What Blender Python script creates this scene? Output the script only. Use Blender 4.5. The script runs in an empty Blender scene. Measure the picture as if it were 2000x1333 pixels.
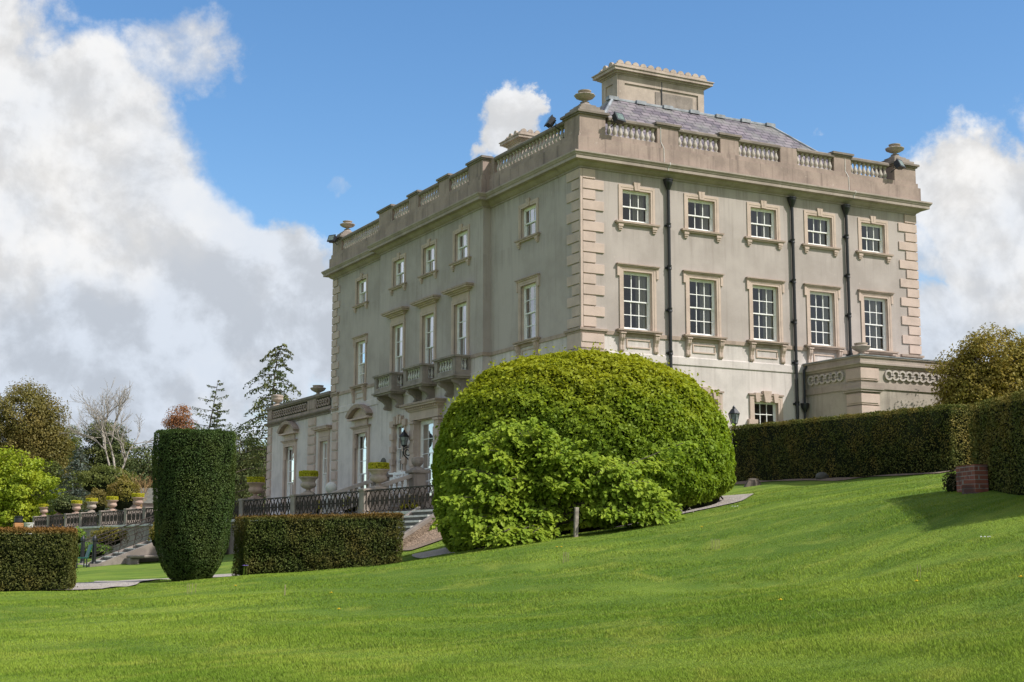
import bpy, bmesh, math, random
import numpy as np
from mathutils import Vector, Matrix
random.seed(7); RNG = np.random.default_rng(7)
S = bpy.context.scene; COL = S.collection
pi = math.pi
# ------------------------------------------------------------------ camera
CP = np.array((-24.83337, -41.96913, -2.27565)); YAW, PITCH, ROLL, F = -0.484927, 0.1444503, 0.001094, 2779.19
_f = np.array((-math.sin(YAW)*math.cos(PITCH), math.cos(YAW)*math.cos(PITCH), math.sin(PITCH)))
_r = np.array((math.cos(YAW), math.sin(YAW), 0)); _u = np.cross(_r, _f)
_r, _u = _r*math.cos(ROLL)+_u*math.sin(ROLL), -_r*math.sin(ROLL)+_u*math.cos(ROLL)
def at(px, py, D):
    return CP + D*(_f + _r*(px-1000)/F - _u*(py-666.5)/F)
cd = bpy.data.cameras.new('camera'); cam = bpy.data.objects.new('camera', cd); COL.objects.link(cam)
cam.matrix_world = Matrix(((_r[0], _u[0], -_f[0], CP[0]), (_r[1], _u[1], -_f[1], CP[1]), (_r[2], _u[2], -_f[2], CP[2]), (0, 0, 0, 1)))
cd.sensor_width = 36; cd.lens = F/2000*36; cd.clip_start = .1; cd.clip_end = 9000
S.camera = cam
S.render.resolution_x, S.render.resolution_y = 1024, 682
S.view_settings.view_transform = 'Standard'; S.view_settings.look = 'None'; S.view_settings.exposure = 0
S.cycles.use_denoising = True
S.cycles.max_bounces = 8; S.cycles.transparent_max_bounces = 12
S.cycles.sample_clamp_indirect = 6

# ------------------------------------------------------------------ node helpers
class NT:
    def __init__(s, tree): s.t = tree; s.n = tree.nodes; s.l = tree.links; s.n.clear()
    def new(s, typ, **k):
        n = s.n.new(typ)
        for a, v in k.items():
            if a == 'ins':
                for key, val in v.items():
                    if hasattr(val, 'is_output') or isinstance(val, bpy.types.NodeSocket): s.l.new(val, n.inputs[key])
                    else: n.inputs[key].default_value = val
            else: setattr(n, a, v)
        return n
    def math(s, op, a, b=0., c=0., clamp=False):
        n = s.new('ShaderNodeMath', operation=op, use_clamp=clamp)
        for i, v in enumerate((a, b, c)):
            if isinstance(v, bpy.types.NodeSocket): s.l.new(v, n.inputs[i])
            else: n.inputs[i].default_value = v
        return n.outputs[0]
    def mix(s, f, a, b, mode='MIX'):
        n = s.new('ShaderNodeMix', data_type='RGBA', blend_type=mode)
        for i, v in ((0, f), (6, a), (7, b)):
            if isinstance(v, bpy.types.NodeSocket): s.l.new(v, n.inputs[i])
            elif i == 0: n.inputs[0].default_value = v
            else: n.inputs[i].default_value = (*v, 1) if len(v) == 3 else v
        return n.outputs[2]
    def noise(s, vec, scale, detail=4, rough=.55, dist=0.):
        n = s.new('ShaderNodeTexNoise', ins={'Scale': scale, 'Detail': detail, 'Roughness': rough, 'Distortion': dist})
        if vec is not None: s.l.new(vec, n.inputs['Vector'])
        return n.outputs['Fac']
    def ss(s, x, a, b):
        n = s.new('ShaderNodeMapRange', interpolation_type='SMOOTHSTEP', ins={'From Min': a, 'From Max': b})
        s.l.new(x, n.inputs['Value']); return n.outputs[0]
    def map(s, vec, sc):
        n = s.new('ShaderNodeMapping', ins={'Scale': sc}); s.l.new(vec, n.inputs['Vector']); return n.outputs[0]
    def pos(s): return s.new('ShaderNodeNewGeometry').outputs['Position']
    def sep(s, v): n = s.new('ShaderNodeSeparateXYZ'); s.l.new(v, n.inputs[0]); return n.outputs
def material(name):
    m = bpy.data.materials.new(name); m.use_nodes = True
    return m, NT(m.node_tree)
def finish(N, color, rough=.85, bump=None, bstr=.3, bdist=.02, spec=.3, metal=0.):
    b = N.new('ShaderNodeBsdfPrincipled', ins={'Roughness': rough, 'Specular IOR Level': spec, 'Metallic': metal})
    if isinstance(color, bpy.types.NodeSocket): N.l.new(color, b.inputs['Base Color'])
    else: b.inputs['Base Color'].default_value = (*color, 1)
    if bump is not None:
        bn = N.new('ShaderNodeBump', ins={'Strength': bstr, 'Distance': bdist}); N.l.new(bump, bn.inputs['Height']); N.l.new(bn.outputs[0], b.inputs['Normal'])
    o = N.new('ShaderNodeOutputMaterial'); N.l.new(b.outputs[0], o.inputs[0])
def stone(name, base, dark, light=None, streak=.5, spots=.4, scale=.5, zgrade=None, bump=.25):
    """weathered render / stone: blotches, vertical run-off streaks, lichen specks"""
    m, N = material(name); P = N.pos()
    c = N.mix(N.ss(N.noise(P, scale, 6, .6), .38, .68), base, [a*.55+b*.45 for a, b in zip(base, dark)])
    if zgrade:                       # paler lower storey
        z0, lo = zgrade; z = N.sep(P)[2]
        jit = N.math('ADD', z, N.math('MULTIPLY', N.math('SUBTRACT', N.noise(P, .8), .5), .02))
        c = N.mix(N.ss(jit, z0+.012, z0-.012), c, N.mix(N.ss(N.noise(P, scale*1.6, 6, .65), .38, .7), lo, [x*.80 for x in lo]))
    st = N.noise(N.map(P, (2.6, 2.6, .16)), 1.6, 5, .65)
    if zgrade:
        zz = N.sep(P)[2]; run = N.noise(N.map(P, (3.4, 3.4, .10)), 1.4, 5, .7)
        for za, zb, amt in ((10.0, 11.0, .55), (4.3, 5.1, .35), (8.1, 9.05, .35), (3.0, 4.2, .25)):
            top_ = N.math('MULTIPLY', N.ss(zz, za, zb), N.ss(zz, zb+.12, zb+.04))
            c = N.mix(N.math('MULTIPLY', N.math('MULTIPLY', top_, N.ss(run, .42, .64)), amt), c, dark)
    c = N.mix(N.math('MULTIPLY', N.ss(st, .5, .78), streak), c, dark)
    sp = N.noise(P, 9, 5, .7)
    c = N.mix(N.math('MULTIPLY', N.ss(sp, .6, .75), spots), c, dark)
    if light:
        c = N.mix(N.math('MULTIPLY', N.ss(N.noise(P, 3.2, 6, .75), .62, .72), .6), c, light)
    fine = N.noise(P, 38, 4, .7)
    c = N.mix(.22, c, N.new('ShaderNodeCombineColor', ins={0: fine, 1: fine, 2: fine}).outputs[0], 'OVERLAY')
    finish(N, c, .9, N.noise(P, 24, 6, .7), bump, .02, .2)
    return m
def plain(name, col, rough=.6, var=.12, scale=3., spec=.4, metal=0., bump=.1):
    m, N = material(name); P = N.pos()
    c = N.mix(N.ss(N.noise(P, scale, 5, .6), .35, .7), col, [x*(1-var*2) for x in col])
    finish(N, c, rough, N.noise(P, 30, 4), bump, .01, spec, metal)
    return m
def leafmat(name, c1, c2, c3, transl=.35, nscale=.9, gloss=.06, top=None):
    m, N = material(name); P = N.pos()
    rnd = N.new('ShaderNodeNewGeometry').outputs['Random Per Island']
    c = N.mix(N.ss(rnd, 0, 1), c1, c2)
    c = N.mix(N.ss(N.noise(P, nscale, 4, .6), .42, .66), c, c3)
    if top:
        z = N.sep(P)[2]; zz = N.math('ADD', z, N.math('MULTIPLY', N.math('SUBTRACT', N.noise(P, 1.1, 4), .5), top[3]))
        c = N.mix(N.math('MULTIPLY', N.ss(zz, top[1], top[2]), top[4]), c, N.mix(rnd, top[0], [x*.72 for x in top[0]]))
    d = N.new('ShaderNodeBsdfDiffuse'); N.l.new(c, d.inputs[0])
    t = N.new('ShaderNodeBsdfTranslucent'); N.l.new(N.mix(1., c, (1., .95, .5), 'MULTIPLY'), t.inputs[0])
    g = N.new('ShaderNodeBsdfGlossy', ins={'Roughness': .5}); N.l.new(N.mix(.5, c, (.8, .85, .7)), g.inputs['Color'])
    mx = N.new('ShaderNodeMixShader', ins={0: transl}); N.l.new(d.outputs[0], mx.inputs[1]); N.l.new(t.outputs[0], mx.inputs[2])
    m2 = N.new('ShaderNodeMixShader', ins={0: gloss*.5}); N.l.new(mx.outputs[0], m2.inputs[1]); N.l.new(g.outputs[0], m2.inputs[2])
    o = N.new('ShaderNodeOutputMaterial'); N.l.new(m2.outputs[0], o.inputs[0])
    return m

M = {}
M['render'] = stone('lime_render', (.442, .386, .350), (.25, .210, .185), (.545, .475, .425), .5, .16, .45, (5.12, (.62, .56, .52)), .25)
M['render_porch'] = stone('porch_render', (.42, .365, .305), (.13, .11, .09), (.56, .50, .43), .7, .2, .8)
M['cornice'] = stone('cornice_stone', (.39, .325, .275), (.18, .145, .12), (.52, .465, .42), .5, .3, .9)
M['parapet'] = stone('parapet_stone', (.37, .285, .24), (.15, .115, .10), (.52, .44, .385), .9, .4, 1.1)
M['baluster'] = stone('baluster_stone', (.50, .445, .395), (.22, .185, .155), (.62, .58, .53), .3, .3, 2.)
M['cap'] = stone('capping_stone', (.245, .205, .172), (.10, .085, .072), (.44, .40, .35), .2, .5, 2.5)
M['quoin'] = stone('pink_sandstone', (.55, .43, .365), (.36, .285, .24), None, .25, .15, 1.3)
M['dressing'] = stone('window_dressing_stone', (.54, .425, .35), (.34, .265, .215), None, .3, .15, 1.6)
M['sill'] = stone('sill_stone', (.40, .31, .25), (.17, .135, .112), None, .2, .5, 3.)
M['oldstone'] = stone('old_grey_stone', (.335, .285, .245), (.09, .078, .068), (.55, .505, .455), .5, .45, 1.6, None, .5)
M['darkstone'] = stone('mossy_dark_stone', (.14, .135, .115), (.05, .05, .042), (.4, .39, .35), .3, .5, 2.5, None, .5)
M['coping'] = stone('limewashed_coping', (.62, .61, .56), (.25, .24, .2), None, .2, .5, 2.5)
M['terracotta'] = stone('weathered_terracotta', (.44, .31, .245), (.2, .15, .125), (.60, .53, .46), .35, .45, 3.)
M['urnstone'] = stone('urn_stone', (.43, .36, .30), (.18, .145, .118), (.6, .56, .48), .3, .4, 4.)
M['white'] = plain('white_paint', (.84, .83, .79), .45, .05, 4)
M['iron'] = plain('black_iron', (.016, .017, .02), .45, .2, 5, .5)
M['rustiron'] = plain('weathered_iron', (.055, .042, .033), .7, .3, 8, .3)
M['lead'] = plain('lead_sheet', (.33, .35, .37), .55, .25, 2.5, .4)
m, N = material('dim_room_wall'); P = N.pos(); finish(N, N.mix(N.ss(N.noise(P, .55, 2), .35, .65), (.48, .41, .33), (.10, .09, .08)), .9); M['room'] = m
M['bark'] = plain('grey_bark', (.14, .115, .09), .95, .3, 6, .2, 0, .5)
M['palebark'] = plain('pale_birch_bark', (.42, .37, .31), .9, .3, 4, .2, 0, .4)
M['orangebark'] = plain('orange_bark', (.42, .27, .12), .9, .3, 4, .2, 0, .3)
M['wood'] = plain('grey_weathered_wood', (.36, .31, .26), .9, .25, 8, .2, 0, .4)
M['green_paint'] = plain('green_paint', (.01, .10, .075), .5, .2, 4)
M['cable'] = plain('pale_cable', (.75, .74, .70), .6, .1, 4)
M['orange'] = stone('orange_clay', (.50, .24, .10), (.3, .15, .08), None, .2, .4, 3.)
M['lampglass'] = plain('lantern_glass', (.28, .31, .32), .12, .3, 6, .6)
M['floodglass'] = plain('floodlight_glass', (.19, .24, .2), .15, .2, 8, .6)
# curtain
m, N = material('linen_curtain'); P = N.pos()
finish(N, N.mix(N.noise(N.map(P, (1, 1, .1)), 7), (.80, .74, .64), (.45, .40, .34)), .9); M['curtain'] = m
# pane
m, N = material('window_glass')
fr = N.new('ShaderNodeFresnel', ins={'IOR': 1.52}); P = N.pos()
bn = N.new('ShaderNodeBump', ins={'Strength': .06, 'Distance': .05}); N.l.new(N.noise(P, 1.6, 2), bn.inputs['Height'])
gl = N.new('ShaderNodeBsdfGlossy', ins={'Roughness': .01, 'Color': (.95, .97, 1, 1)})
tr = N.new('ShaderNodeBsdfTransparent', ins={'Color': (.86, .88, .86, 1)})
mx = N.new('ShaderNodeMixShader'); N.l.new(N.math('MULTIPLY', N.math('SUBTRACT', fr.outputs[0], .035), 6.8, clamp=True), mx.inputs[0])
N.l.new(tr.outputs[0], mx.inputs[1]); N.l.new(gl.outputs[0], mx.inputs[2])
o = N.new('ShaderNodeOutputMaterial'); N.l.new(mx.outputs[0], o.inputs[0]); M['glass'] = m
# slate: courses of slates with per-slate tone
m, N = material('purple_slate')
tc = N.new('ShaderNodeTexCoord').outputs['UV']
br = N.new('ShaderNodeTexBrick', offset=.5, ins={'Color1': (.095, .08, .10, 1), 'Color2': (.225, .185, .205, 1), 'Mortar': (.03, .026, .03, 1), 'Scale': 1., 'Mortar Size': .02, 'Bias': 0., 'Brick Width': .42, 'Row Height': .27})
N.l.new(tc, br.inputs['Vector']); P = N.pos()
c = N.mix(N.math('MULTIPLY', N.ss(N.noise(P, 1.1, 5, .6), .4, .7), .55), br.outputs[0], (.23, .235, .20))
c = N.mix(N.math('MULTIPLY', N.ss(N.noise(P, 6, 5, .7), .6, .75), .4), c, (.40, .38, .36))
finish(N, c, .62, br.outputs[1], .6, -.02, .35); M['slate'] = m
# brick wall
m, N = material('red_brick')
br = N.new('ShaderNodeTexBrick', offset=.5, ins={'Color1': (.26, .09, .06, 1), 'Color2': (.17, .062, .046, 1), 'Mortar': (.27, .235, .21, 1), 'Scale': 1., 'Mortar Size': .007, 'Brick Width': .225, 'Row Height': .075})
P = N.pos(); xyz = N.sep(P)
cv = N.new('ShaderNodeCombineXYZ'); N.l.new(N.math('ADD', xyz[0], xyz[1]), cv.inputs[0]); N.l.new(xyz[2], cv.inputs[1]); N.l.new(cv.outputs[0], br.inputs['Vector'])
c = N.mix(N.math('MULTIPLY', N.ss(N.noise(P, 3.5, 4), .45, .65), .75), br.outputs[0], (.055, .04, .038))
finish(N, c, .9, br.outputs[1], .5, -.01); M['brick'] = m
# gravel
def gravelmat(name, c1, c2, c3):
    m, N = material(name); P = N.pos()
    v = N.new('ShaderNodeTexVoronoi', ins={'Scale': 22.}); N.l.new(P, v.inputs['Vector'])
    c = N.mix(N.sep(v.outputs['Color'])[0], c1, c2); c = N.mix(N.ss(N.noise(P, .7, 5), .45, .7), c, c3)
    finish(N, c, .95, v.outputs[0], .8, .03); return m
M['gravel'] = gravelmat('pale_gravel', (.50, .45, .40), (.25, .215, .19), (.36, .32, .27))
M['earth'] = gravelmat('brown_earth', (.30, .22, .16), (.15, .11, .08), (.22, .17, .12))
# lawn ground and blades
def grasscolor(N, P, base, dk, yl):
    c = N.mix(N.ss(N.noise(P, .22, 4, .6, .6), .38, .64), base, dk)
    c = N.mix(N.math('MULTIPLY', N.ss(N.noise(P, .8, 5, .65, .8), .48, .70), .75), c, yl)
    c = N.mix(N.math('MULTIPLY', N.ss(N.noise(N.map(P, (.5, 1.6, 1)), .9, 4, .6, 1.), .52, .7), .5), c, dk)
    mp = N.new('ShaderNodeMapping', ins={'Rotation': (0, 0, -YAW), 'Scale': (.10, .95, 1)}); N.l.new(P, mp.inputs['Vector'])
    c = N.mix(N.math('MULTIPLY', N.ss(N.noise(mp.outputs[0], 1., 5, .62, .9), .46, .64), .78), c, dk)
    mp2 = N.new('ShaderNodeMapping', ins={'Rotation': (0, 0, -YAW+.15), 'Scale': (.22, 2.4, 1), 'Location': (3, 7, 0)}); N.l.new(P, mp2.inputs['Vector'])
    c = N.mix(N.math('MULTIPLY', N.ss(N.noise(mp2.outputs[0], 1., 5, .65, .8), .5, .7), .4), c, yl)
    return c
m, N = material('lawn_turf'); P = N.pos()
c = grasscolor(N, P, (.19, .275, .034), (.095, .17, .020), (.255, .30, .046))
c = N.mix(N.math('MULTIPLY', N.ss(N.noise(P, 26, 4, .7), .5, .75), .6), c, (.04, .075, .014))
c = N.mix(N.math('MULTIPLY', N.ss(N.noise(N.map(P, (1, 1, 1)), 70, 2, .7), .55, .7), .35), c, (.21, .27, .07))
finish(N, c, .9, N.noise(P, 40, 5, .7), .8, .05, .15); M['lawn'] = m
m, N = material('grass_blade'); P = N.pos()
rnd = N.new('ShaderNodeNewGeometry').outputs['Random Per Island']
c = grasscolor(N, P, (.315, .415, .055), (.165, .265, .030), (.42, .455, .078))
c = N.mix(N.math('MULTIPLY', rnd, .5), c, (.165, .27, .034)); c = N.mix(N.math('MULTIPLY', N.ss(rnd, .93, 1.), .6), c, (.36, .36, .16))
d = N.new('ShaderNodeBsdfDiffuse'); N.l.new(c, d.inputs[0]); t = N.new('ShaderNodeBsdfTranslucent'); N.l.new(c, t.inputs[0])
gn = N.new('ShaderNodeNewGeometry').outputs['Normal']; vm = N.new('ShaderNodeVectorMath', operation='MULTIPLY_ADD'); N.l.new(gn, vm.inputs[0]); vm.inputs[1].default_value = (.45,)*3; vm.inputs[2].default_value = (0, 0, .9)
vq = N.new('ShaderNodeVectorMath', operation='NORMALIZE'); N.l.new(vm.outputs[0], vq.inputs[0]); N.l.new(vq.outputs[0], d.inputs['Normal'])
mx = N.new('ShaderNodeMixShader', ins={0: .25}); N.l.new(d.outputs[0], mx.inputs[1]); N.l.new(t.outputs[0], mx.inputs[2])
o = N.new('ShaderNodeOutputMaterial'); N.l.new(mx.outputs[0], o.inputs[0]); M['blade'] = m
# foliage
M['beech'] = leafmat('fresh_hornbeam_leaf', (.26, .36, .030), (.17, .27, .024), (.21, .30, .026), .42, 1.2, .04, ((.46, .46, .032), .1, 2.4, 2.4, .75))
M['young'] = leafmat('young_parrotia_leaf', (.29, .39, .038), (.19, .29, .030), (.36, .45, .048), .42, 1.6, .05)
M['yew_brown'] = leafmat('bronzed_yew', (.060, .055, .014), (.032, .040, .011), (.085, .060, .017), .15, 1.3, .03)
M['yew_green'] = leafmat('green_yew', (.080, .125, .034), (.052, .090, .026), (.10, .135, .036), .22, 1.5, .04)
M['box'] = leafmat('golden_box', (.66, .62, .04), (.50, .51, .04), (.70, .64, .06), .35, 4)
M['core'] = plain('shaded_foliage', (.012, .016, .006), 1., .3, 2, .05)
M['olive'] = leafmat('olive_spring_leaf', (.23, .195, .055), (.155, .145, .045), (.27, .21, .065), .35, .35)
M['lime'] = leafmat('lime_leaf', (.36, .44, .035), (.24, .33, .03), (.43, .48, .04), .42, .6)
M['midgreen'] = leafmat('mid_green_leaf', (.16, .19, .05), (.105, .14, .04), (.2, .21, .055), .32, .4)
M['conifer'] = leafmat('conifer_needles', (.105, .135, .048), (.07, .10, .038), (.155, .165, .055), .25, .6)
M['bluecon'] = leafmat('blue_conifer_needles', (.15, .18, .155), (.10, .13, .11), (.17, .20, .16), .2, .6)
M['russet'] = leafmat('russet_leaf', (.36, .15, .06), (.24, .11, .055), (.38, .18, .07), .3, .5)
M['yellow'] = leafmat('yellow_bronze_leaf', (.29, .265, .05), (.21, .18, .04), (.22, .16, .05), .35, .7)
M['hawthorn'] = leafmat('bronze_hawthorn_leaf', (.30, .24, .05), (.20, .175, .04), (.34, .26, .06), .32, .8)
M['fern'] = leafmat('bank_plant_leaf', (.18, .31, .05), (.12, .22, .04), (.25, .36, .05), .38, 1.5)
M['deadplant'] = leafmat('brown_dead_foliage', (.10, .065, .035), (.06, .045, .025), (.08, .07, .03), .1, 3)
M['petal_yellow'] = plain('dandelion_petal', (.85, .58, .02), .6, .1, 30)
M['petal_white'] = plain('daisy_petal', (.9, .9, .86), .6, .05, 30)
M['petal_violet'] = plain('iris_petal', (.25, .17, .6), .6, .1, 30)
M['straw'] = plain('dry_stalk', (.42, .36, .2), .9, .2, 20)

# ------------------------------------------------------------------ mesh helpers
class MB:
    def __init__(s, T=None): s.v = []; s.f = []; s.mi = []; s.T = T; s.uv = None
    def add(s, p):
        s.v.append(tuple(s.T(*p)) if s.T else tuple(p)); return len(s.v)-1
    def poly(s, pts, mi=0):
        s.f.append([s.add(p) for p in pts]); s.mi.append(mi)
    def box(s, a0, a1, b0, b1, c0, c1, mi=0):
        q = [(a, b, c) for c in (c0, c1) for a, b in ((a0, b0), (a1, b0), (a1, b1), (a0, b1))]
        i = [s.add(p) for p in q]
        for f in ((0, 3, 2, 1), (4, 5, 6, 7), (0, 1, 5, 4), (1, 2, 6, 5), (2, 3, 7, 6), (3, 0, 4, 7)):
            s.f.append([i[k] for k in f]); s.mi.append(mi)
    def prism(s, pts, vec, mi=0):
        n = len(pts); a = [s.add(p) for p in pts]; b = [s.add((p[0]+vec[0], p[1]+vec[1], p[2]+vec[2])) for p in pts]
        s.f.append(a[::-1]); s.mi.append(mi); s.f.append(b); s.mi.append(mi)
        for k in range(n):
            s.f.append([a[k], a[(k+1) % n], b[(k+1) % n], b[k]]); s.mi.append(mi)
    def lathe(s, cx, cy, prof, seg=16, mi=0, scallop=0., lobes=12, zr=None, cap=True):
        rings = []
        for k, (r, z) in enumerate(prof):
            sc = scallop if (zr is None or zr[0] <= z <= zr[1]) else 0
            rings.append([s.add((cx+r*(1+sc*math.cos(lobes*2*pi*j/seg))*math.cos(2*pi*j/seg), cy+r*(1+sc*math.cos(lobes*2*pi*j/seg))*math.sin(2*pi*j/seg), z)) for j in range(seg)])
        for a, b in zip(rings, rings[1:]):
            for j in range(seg):
                s.f.append([a[j], a[(j+1) % seg], b[(j+1) % seg], b[j]]); s.mi.append(mi)
        if cap:
            s.f.append(rings[0][::-1]); s.mi.append(mi); s.f.append(rings[-1]); s.mi.append(mi)
    def tube(s, pts, rad, n=6, mi=0, closed=False):
        P = [np.array(p, float) for p in pts]; R = rad if hasattr(rad, '__len__') else [rad]*len(P)
        rings = []; prev = None
        for k, p in enumerate(P):
            if closed: t = P[(k+1) % len(P)]-P[k-1]
            else: t = P[min(k+1, len(P)-1)]-P[max(k-1, 0)]
            t = t/(np.linalg.norm(t)+1e-9)
            ref = prev if prev is not None else (np.array((0, 0, 1.)) if abs(t[2]) < .9 else np.array((1., 0, 0)))
            a = ref - t*(ref@t); a /= (np.linalg.norm(a)+1e-9); prev = a; b = np.cross(t, a)
            rings.append([s.add(p+R[k]*(a*math.cos(2*pi*j/n)+b*math.sin(2*pi*j/n))) for j in range(n)])
        m = len(rings)
        for k in range(m if closed else m-1):
            a, b = rings[k], rings[(k+1) % m]
            for j in range(n):
                s.f.append([a[j], a[(j+1) % n], b[(j+1) % n], b[j]]); s.mi.append(mi)
        if not closed:
            s.f.append(rings[0][::-1]); s.mi.append(mi); s.f.append(rings[-1]); s.mi.append(mi)
    def sweep(s, path, prof, mi=0, closed=True, loop=False):
        """path: XY polyline, outward = left normal; prof: (o,z) ring"""
        n = len(path); rows = []
        for k in range(n):
            p = np.array(path[k], float)
            d1 = (p-np.array(path[k-1])) if (k > 0 or loop) else None
            d2 = (np.array(path[(k+1) % n])-p) if (k < n-1 or loop) else None
            if d1 is None: d1 = d2
            if d2 is None: d2 = d1
            d1 = d1/np.linalg.norm(d1); d2 = d2/np.linalg.norm(d2)
            n1 = np.array((-d1[1], d1[0])); n2 = np.array((-d2[1], d2[0]))
            mv = n1+n2; mv = mv/(1+n1@n2)
            rows.append([s.add((p[0]+mv[0]*o, p[1]+mv[1]*o, z)) for o, z in prof])
        m = len(prof)
        for k in range(n if loop else n-1):
            a, b = rows[k], rows[(k+1) % n]
            for j in range(m if closed else m-1):
                s.f.append([a[j], a[(j+1) % m], b[(j+1) % m], b[j]]); s.mi.append(mi)
        if closed and not loop:
            s.f.append(rows[0][::-1]); s.mi.append(mi); s.f.append(rows[-1]); s.mi.append(mi)
    def build(s, name, mats, parent=None, smooth=False, bevel=0., fix=True):
        me = bpy.data.meshes.new(name); me.from_pydata(s.v, [], s.f)
        mats = mats if isinstance(mats, (list, tuple)) else [mats]
        for m in mats: me.materials.append(m)
        me.polygons.foreach_set('material_index', s.mi)
        if fix:
            bm = bmesh.new(); bm.from_mesh(me)
            if bevel: bmesh.ops.bevel(bm, geom=bm.edges[:], offset=bevel, segments=1, affect='EDGES', clamp_overlap=True)
            bmesh.ops.recalc_face_normals(bm, faces=bm.faces); bm.to_mesh(me); bm.free()
        if smooth: me.polygons.foreach_set('use_smooth', [True]*len(me.polygons))
        if smooth and smooth != 1: me.set_sharp_from_angle(angle=smooth)
        me.update()
        o = bpy.data.objects.new(name, me); COL.objects.link(o)
        if parent: o.parent = parent
        return o
def empty(name, loc=(0, 0, 0), rz=0.):
    o = bpy.data.objects.new(name, None); COL.objects.link(o); o.location = loc; o.rotation_euler = (0, 0, rz); o.empty_display_size = .3; return o
def tag(o, label=None, cat=None, group=None, kind=None):
    if label: o['label'] = label
    if cat: o['category'] = cat
    if group: o['group'] = group
    if kind: o['kind'] = kind
    return o
def copy_tree(o, parent=None):
    c = o.copy(); COL.objects.link(c); c.parent = parent
    for ch in [x for x in o.children]: copy_tree(ch, c)
    return c
def raw(name, V, Fq, mat, parent=None, n=4):
    """big meshes: V (N,3), Fq (M,n) ints"""
    me = bpy.data.meshes.new(name); V = np.asarray(V, np.float32); Fq = np.asarray(Fq, np.int32)
    me.vertices.add(len(V)); me.vertices.foreach_set('co', V.ravel())
    me.loops.add(Fq.size); me.loops.foreach_set('vertex_index', Fq.ravel())
    me.polygons.add(len(Fq)); me.polygons.foreach_set('loop_start', np.arange(0, Fq.size, n, dtype=np.int32))
    mats = mat if isinstance(mat, (list, tuple)) else [mat]
    for m in mats: me.materials.append(m)
    me.update(calc_edges=True); me.validate()
    o = bpy.data.objects.new(name, me); COL.objects.link(o)
    if parent: o.parent = parent
    return o
def unit(a): return a/(np.linalg.norm(a, axis=-1, keepdims=True)+1e-9)
def leaf_arrays(P, Nn, L, asp=.55, jit=.6, droop=0., fold=.18):
    """leaf quads at P facing ~Nn; L length array"""
    n = len(P); Nn = unit(Nn + RNG.normal(0, jit, (n, 3)))
    t = RNG.normal(0, 1, (n, 3)); t[:, 2] -= droop; t = unit(t - Nn*np.sum(t*Nn, 1, keepdims=True)); b = np.cross(Nn, t)
    L = np.broadcast_to(np.asarray(L, float), (n,))[:, None]; W = L*asp
    up = Nn*L*fold
    V = np.stack([P-t*L*.5, P+b*W*.5-t*L*.05+up, P+t*L*.5, P-b*W*.5-t*L*.05+up], 1).reshape(-1, 3)
    return V
def leaves(name, P, Nn, L, mat, parent=None, core=None, **k):
    V = leaf_arrays(P, Nn, L, **k); q = np.arange(len(V)).reshape(-1, 4)
    if core is None: return raw(name, V, q, mat, parent)
    CV, CF, cmat = core
    o = raw(name, np.concatenate([V, CV]), np.concatenate([q, np.asarray(CF)+len(V)]), [mat, cmat], parent)
    mi = np.zeros(len(q)+len(CF), np.int32); mi[len(q):] = 1
    o.data.polygons.foreach_set('material_index', mi); return o

# ------------------------------------------------------------------ terrain
CTRL = np.array([(-24.8, -42, -3.9), (-22.76, -28, -3.49), (-18.86, -30.65, -3.44), (-15.68, -33.5, -3.34), (-7.5, -26.1, -1.48), (-6.8, -24.2, -1.36),
 (.6, -14.55, -.46), (-.27, -17.5, -.50), (3., -4.4, -.21), (-2.8, -11.5, -1.0), (-9.03, -14.93, -2.02), (-11.63, -15.8, -2.28), (-11.4, -29.6, -2.45),
 (-12.19, -25.7, -2.84), (-11.46, -11.25, -2.68), (-15.3, -10.3, -2.96), (-19.45, -13.8, -3.09), (-16.3, -10.9, -2.99), (-17.2, -7., -3.06), (-12.4, 17.9, -3.15),
 (-11, 6, -3.1), (-9, -2, -2.9), (-6.5, -6, -1.9), (-2, -3, -.6), (4, -2, .1), (10, -4, .35), (18, -6, .4), (8, -14, .2), (6, -22, -.2), (-2, -28, -.6), (2, -36, -.9), (-8, -42, -2.4),
 (-15, -45, -3.3), (-30, -30, -3.6), (-35, -10, -3.3), (-30, 20, -3.2), (-12, 40, -3.15), (-14, 70, -3.1), (-40, 60, -3.1), (-50, -50, -4), (30, 10, .6), (30, -40, -.5)], float)
def _phi(d): return d
_n = len(CTRL); _A = np.zeros((_n+3, _n+3)); _d = np.linalg.norm(CTRL[:, None, :2]-CTRL[None, :, :2], axis=2)
_A[:_n, :_n] = _phi(_d); _A[:_n, _n:] = np.c_[np.ones(_n), CTRL[:, :2]]; _A[_n:, :_n] = _A[:_n, _n:].T
_w = np.linalg.solve(_A + np.diag([-.35]*_n+[0]*3), np.r_[CTRL[:, 2], 0, 0, 0])
def ground(x, y):
    x = np.atleast_1d(np.asarray(x, float)); y = np.atleast_1d(np.asarray(y, float))
    xc = np.clip(x, -55, 32); yc = np.clip(y, -52, 75)
    d = np.sqrt((xc[:, None]-CTRL[None, :, 0])**2+(yc[:, None]-CTRL[None, :, 1])**2)
    z = _phi(d)@_w[:_n] + _w[_n] + _w[_n+1]*xc + _w[_n+2]*yc
    z = z + .035*np.sin(x*.9+y*.35)*np.sin(y*.7-x*.2) + .02*np.sin(x*2.1+1)*np.sin(y*1.7)
    return z
def gz(x, y): return float(ground(x, y)[0])
def railx(y): return -5.2-.0455*y
def in_terrace(x, y): return (y > -.6) & (x > railx(y)+.25)
def axis(lo, hi, step, far):
    a = list(np.arange(lo, hi+.01, step)); d = step
    while a[-1] < far: d *= 1.5; a.append(a[-1]+d)
    d = step
    while a[0] > -far: d *= 1.5; a.insert(0, a[0]-d)
    return np.array(a)
gx, gy = axis(-40, 26, .4, 4500), axis(-46, 30, .4, 4500)
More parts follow.
